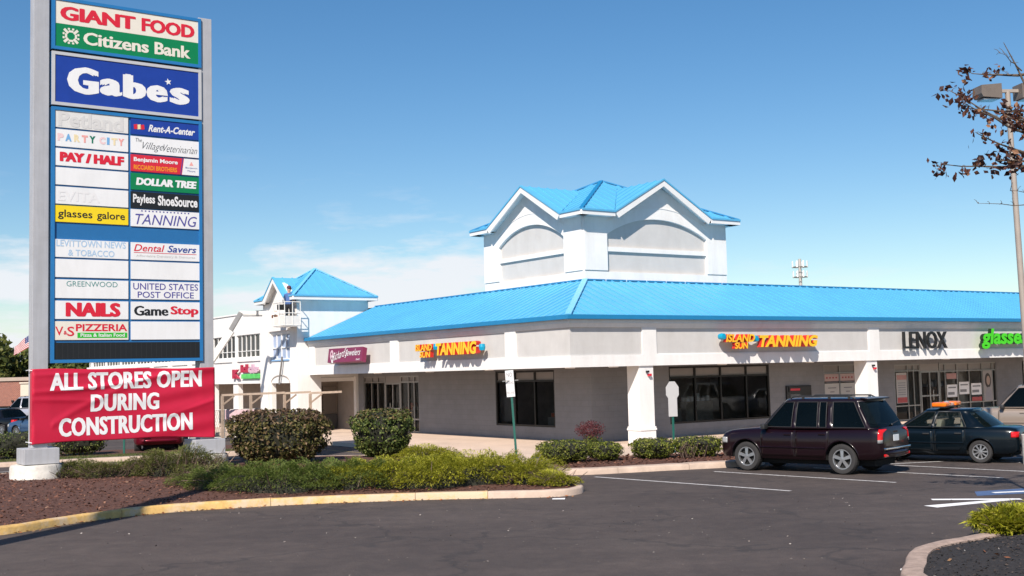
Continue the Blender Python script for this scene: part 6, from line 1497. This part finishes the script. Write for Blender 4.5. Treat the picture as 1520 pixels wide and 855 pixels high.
m.box(bc.x-bx_, bc.x+bx_, bc.y-by_, bc.y+by_, bc.z-.05, bc.z, 0); m.box(bc.x-bx_, bc.x-bx_+.02, bc.y-by_, bc.y+by_, bc.z+.02, bc.z+.42); m.box(bc.x-bx_, bc.x+bx_, bc.y-by_-.001, bc.y-by_+.02, bc.z+.02, bc.z+.42)
m.box(bc.x-.2, bc.x+.2, bc.y+by_-.15, bc.y+by_+.05, bc.z+.75, bc.z+1.0, 1, .03)
m.build('basket', [LW, M['blackplastic']], bl_)
ob = MB(); ob.obox((-1.2, 20.6, 5.55), (.12, 0, 0), (0, .10, 0), (0, 0, .16), 0, .04); tag(ob.build('orange_bucket', mat('orange_plastic', (.62, .22, .07), .5, var=.1)), 'small orange bucket hanging by the lift basket', 'bucket'); bpy.data.objects['orange_bucket'].location = BO; bpy.data.objects['orange_bucket'].rotation_euler = (0, 0, BRZ)
# person in the basket
def person(loc, rz, label, shirt, trousers, cap):
    root = empty('person', loc, rz, label, 'person')
    J = {'pel': (0, 0, .95, .125), 'wai': (0.02, 0, 1.10, .115), 'che': (.03, 0, 1.32, .135), 'nec': (.05, 0, 1.50, .055), 'hd0': (.07, 0, 1.60, .085), 'hd1': (.08, 0, 1.72, .085)}
    E_ = [('pel', 'wai'), ('wai', 'che'), ('che', 'nec'), ('nec', 'hd0'), ('hd0', 'hd1')]
    for s, n_ in ((1, 'l'), (-1, 'r')):
        J.update({n_+'sh': (.03, s*.19, 1.43, .06), n_+'el': (.16, s*.26, 1.20, .042), n_+'wr': (.38, s*.20, 1.14, .028), n_+'pa': (.45, s*.19, 1.13, .026), n_+'hip': (0, s*.10, .88, .085), n_+'kn': (.05, s*.11, .48, .058), n_+'an': (0, s*.11, .08, .042), n_+'to': (.15, s*.12, .04, .035)})
        E_ += [('che', n_+'sh'), (n_+'sh', n_+'el'), (n_+'el', n_+'wr'), (n_+'wr', n_+'pa'), ('pel', n_+'hip'), (n_+'hip', n_+'kn'), (n_+'kn', n_+'an'), (n_+'an', n_+'to')]
        for k in range(4):
            J[n_+'f%d' % k] = (.50, s*(.165+.017*k), 1.125-.004*k, .009); J[n_+'g%d' % k] = (.525+.006*(k in (1, 2)), s*(.165+.017*k), 1.09, .008); E_ += [(n_+'pa', n_+'f%d' % k), (n_+'f%d' % k, n_+'g%d' % k)]
        J[n_+'th'] = (.46, s*.145, 1.115, .010); J[n_+'t2'] = (.49, s*.135, 1.09, .008); E_ += [(n_+'wr', n_+'th'), (n_+'th', n_+'t2')]
    keys = list(J); me = bpy.data.meshes.new('body'); me.from_pydata([J[k][:3] for k in keys], [(keys.index(a), keys.index(b)) for a, b in E_], [])
    o = bpy.data.objects.new('body', me); COL.objects.link(o); o.modifiers.new('skin', 'SKIN'); sv = me.skin_vertices[0].data
    for i, k in enumerate(keys): sv[i].radius = (J[k][3], J[k][3]*(1.25 if k in ('pel', 'wai', 'che') else 1)); sv[i].use_root = (k == 'pel')
    o.modifiers.new('sub', 'SUBSURF').levels = 2
    dg = bpy.context.evaluated_depsgraph_get(); dg.update(); nm = bpy.data.meshes.new_from_object(o.evaluated_get(dg)); o.modifiers.clear(); o.data = nm
    for m_ in (mat('skin', (.42, .24, .17), .6, var=.04), shirt, trousers, M['black']): nm.materials.append(m_)
    for p in nm.polygons:
        c = p.center; p.use_smooth = True
        p.material_index = 0 if c.z > 1.49 or (c.x > .34) else 1 if c.z > .98 or abs(c.y) > .21 else 2 if c.z > .10 else 3
    o.parent = root
    q = MB(); q.lathe([(.105, 1.70), (.108, 1.74), (.09, 1.80), (.05, 1.835), (0, 1.84)], 18, (.075, 0, 0)); q.obox((.19, 0, 1.705), (.07, 0, -.01), (0, .07, 0), (0, 0, .006)); q.build('cap', cap, root, 50)
    q = MB(); q.obox((.168, 0, 1.645), (.018, 0, -.012), (0, .014, 0), (0, 0, .022), 0, .006); [q.obox((.085, s*.088, 1.65), (.02, 0, 0), (0, .010, 0), (0, 0, .03), 0, .006) for s in (1, -1)]; q.build('face_features', nm.materials[0], o)
    q = MB(); [q.lathe([(0, -.01), (.011, 0), (0, .01)], 8, (.158, s*.035, 1.665)) for s in (1, -1)]; q.box(.158, .166, -.022, .022, 1.60, 1.608); q.build('eyes_and_mouth', M['black'], o)
    return root
pp = bw(-.90, 19.72, 5.0); person((pp.x, pp.y, pp.z), BRZ+rad(40), 'person in a dark cap, blue shirt and black trousers standing in the lift basket', mat('blue_shirt', (.06, .12, .30), .8, var=.1), mat('black_trousers', (.012, .012, .016), .8, var=.1), mat('dark_red_cap', (.10, .02, .03), .7, var=.1))
# lumber barricade, boards and mesh fence before the wing
fe = empty('lumber_barricade', BO, BRZ, 'raw lumber frame with a long top rail standing before the wing', 'barricade')
pts = [(-4.4, 18.8), (-3.4, 18.1), (-2.2, 17.3), (-1.3, 16.65), (-.2, 15.9)]
m = MB(); 
for (a, b), (c, d) in zip(pts, pts[1:]): m.obox(((a+c)/2, (b+d)/2, 1.98+.02*math.sin(a*5)), ((c-a)/2*1.04, (d-b)/2*1.04, .012), ((d-b)*.03, -(c-a)*.03, 0), (0, 0, .045))
m.build('rail', M['wood'], fe)
for k, (a, b) in enumerate(pts[:-1]):
    m = MB(); m.box(a-.05, a+.05, b-.05, b+.05, .0, 1.93); m.obox((a+.2, b-.14, 1.72), (.22, -.15, .2), (.02, .03, 0), (-.02, 0, .03)); m.build('post', M['wood'], fe)
nf = empty('mesh_fence', BO, BRZ, 'thin grey temporary fence with a white board and pink sheet tied on', 'fence')
m = MB(); A_, B_ = Vector((-5.4, 20.0, 0)), Vector((-2.9, 18.4, 0))
for k in range(5): p = A_.lerp(B_, k/4); m.tube([p, p+Vector((0, 0, 1.35))], .022, 6)
for z in (.15, 1.33): m.tube([A_+Vector((0, 0, z)), B_+Vector((0, 0, z))], .018, 6)
for k in range(40): p = A_.lerp(B_, k/39); q = A_.lerp(B_, min(1, (k+4)/39)); r_2 = A_.lerp(B_, max(0, (k-4)/39)); m.tube([p+Vector((0, 0, .15)), q+Vector((0, 0, 1.33))], .005, 3); m.tube([p+Vector((0, 0, .15)), r_2+Vector((0, 0, 1.33))], .005, 3)
m.build('wire_mesh', M['galv'], nf)
dv = (B_-A_).normalized(); nv = Vector((dv.y, -dv.x, 0))
m = MB(); c_ = A_.lerp(B_, .12)+nv*.04+Vector((0, 0, 1.70)); m.obox(c_, dv*.52, nv*.01, Vector((0, 0, .30))); m.tube([c_-dv*.4-Vector((0, 0, 1.7)), c_-dv*.4], .02, 6); m.tube([c_+dv*.4-Vector((0, 0, 1.7)), c_+dv*.4], .02, 6); wbd = m.build('notice_board', M['white'], nf)
m = MB()
for k, (x0, x1, z) in enumerate(((-.3, .3, .14), (-.1, .38, .02), (-.28, .3, -.1))): m.obox(c_+nv*.013+dv*(x0+x1)/2+Vector((0, 0, z)), dv*(x1-x0)/2, nv*.001, Vector((0, 0, .025)))
m.build('notice_print', mat('faded_red_print', (.70, .42, .45), .6, var=.2, vscale=20), wbd)
m = MB(); c_ = A_.lerp(B_, .72)+nv*.05+Vector((0, 0, 1.12)); m.obox(c_, dv*.62, nv*.006, Vector((0, 0, .20))); m.build('pink_sheet', mat('pink_sheet', (.62, .42, .44), .7, var=.2, vscale=14), nf)
cab = empty('grey_cabinet', bw(-6.2, 20.3), BRZ, 'pale grey site cabinet standing beside the right pylon post', 'cabinet')
m = MB(); m.box(-.35, .35, -.3, .3, .12, 1.35, 0, .03); m.box(-.30, .30, -.312, -.3005, .2, 1.28, 0, .01); m.build('case', mat('cabinet_grey', (.48, .49, .52), .5, var=.05), cab)
m = MB(); m.box(-.36, .36, -.31, .31, 0, .12); m.build('plinth', M['black'], cab)
# brick and cream buildings on the far left
bb = empty('brick_building', (-46.5, 98, 0), rad(4), 'low red brick building with a beige cornice at the left edge', 'building')
def brickmat():
    m = mat('red_brick', (.30, .10, .065), .9, var=.1); n = m.node_tree.nodes; l = m.node_tree.links; b = n.new('ShaderNodeTexBrick'); t = n.new('ShaderNodeTexCoord'); mp_ = n.new('ShaderNodeMapping'); mp_.inputs['Rotation'].default_value = (math.pi/2, 0, 0); l.new(t.outputs['Object'], mp_.inputs[0]); l.new(mp_.outputs[0], b.inputs[0])
    b.inputs['Scale'].default_value = 3; b.inputs[1].default_value = (.33, .11, .07, 1); b.inputs[2].default_value = (.24, .075, .05, 1); b.inputs[3].default_value = (.35, .28, .24, 1); l.new(b.outputs[0], n['Principled BSDF'].inputs['Base Color']); return m
m = MB(); m.box(-8, 5.55, 0, 9, 0, 2.95); m.build('wall', brickmat(), bb); m = MB(); m.box(-8.1, 5.7, -.12, 9.1, 2.951, 3.25); m.build('cornice', mat('beige_cornice', (.42, .33, .27), .8, var=.05), bb)
m = MB(); m.box(-7, 5.3, -.05, -.001, 0, .85); m.build('dark_base', M['frame'], bb)
for x in (4.2, 5.0): q = MB(); q.obox((x, -.06, 1.25), (.1, 0, 0), (0, .06, 0), (0, 0, .1), 0, .03); q.build('wall_lamp', M['frame'], bb)
cb = empty('cream_building', (-38.6, 96.5, 0), rad(4), 'low cream building with stepped walls beside the brick one', 'building')
cm_ = mat('cream_stucco', (.66, .56, .45), .85, var=.05)
m = MB(); m.box(-2.25, -.5, 0, 7, 0, 2.70); m.box(-.499, 4.5, -.5, 7, 0, 2.98); m.box(-2.32, -.499, -.08, 7.05, 2.701, 2.82); m.box(-.55, 4.55, -.58, 7.05, 2.981, 3.1); m.build('wall', cm_, cb)
for x in (-1.7, -1.1, .4): q = MB(); q.lathe([(.0, -.12), (.11, -.10), (.11, 0)], 10, (x, -.001 if x < -.5 else -.501, 1.28), 'Y'); q.build('wall_lamp', M['frame'], cb)
q = MB(); q.box(-.4, 4.0, -.56, -.501, .0, .55); q.build('window', M['tint'], cb)
# flag on a pole beyond
fp_ = empty('flag_pole', (-35.1, 85, 0), 0, 'red, white and blue striped flag flying left of the sign post', 'flag')
m = MB(); m.tube([(0, 0, 0), (0, 0, 6.6)], (.05, .03), 8); m.lathe([(0, 6.6), (.06, 6.65), (0, 6.72)], 10); m.build('pole', M['galv'], fp_)
V = []; F = []; mi = []; NX, NY = 26, 13; Lf, Hf = 1.75, .95
for i in range(NX+1):
    for j in range(NY+1):
        t = i/NX; s_ = j/NY; V.append((-t*Lf*.80, .12*math.sin(t*9+s_*1.2)*t, 6.45-t*.95-t*t*.15-s_*Hf*(1-.35*t)+.05*math.sin(t*7+s_*2)*t))
for i in range(NX):
    for j in range(NY):
        a = i*(NY+1)+j; F.append((a, a+1, a+NY+2, a+NY+1)); mi.append(2 if (i < 11 and j < 7) else (0 if j % 2 == 0 else 1))
fl_ = npmesh('flag', V, F, [mat('flag_red', (.42, .05, .06), .8, var=.05), mat('flag_white', (.66, .60, .58), .8, var=.03), mat('flag_navy', (.03, .045, .16), .8, var=.05)], fp_, mi, 60)
# stars as small white marks on the canton
SV = []; SF = []; k = 0
for a in range(5):
    for b in range(4):
        i = 1+a*2; j = .7+b*1.6; t = i/NX; s_ = j/NY; c_ = Vector((-t*Lf*.80, .12*math.sin(t*9+s_*1.2)*t-.006, 6.45-t*.95-t*t*.15-s_*Hf*(1-.35*t)+.05*math.sin(t*7+s_*2)*t))
        for sg_ in (-1, 1):
            P_ = [c_+Vector((.022*math.cos(q*math.pi/5*2+1.57), .0 if sg_ < 0 else .012, .022*math.sin(q*math.pi/5*2+1.57))) for q in range(5)]; SV += [tuple(p) for p in P_]; SF.append(tuple(range(k, k+5))); k += 5
npmesh('star', SV, SF, [M['white']], fl_)
# litter
m = MB(); m.prism([(4.86, 15.05, .006), (4.93, 15.02, .006), (4.94, 15.07, .02), (4.88, 15.09, .015)], (0, 0, .004)); tag(m.build('paper_scrap', M['white']), 'white scrap of paper against the near right kerb', 'litter')
m = MB(); m.prism([(.72, 24.25, .006), (.98, 24.2, .006), (.99, 24.3, .02), (.73, 24.34, .015)], (0, 0, .004)); tag(m.build('paper_scrap', M['white']), 'white scrap of paper at the tip of the yellow kerb', 'litter')
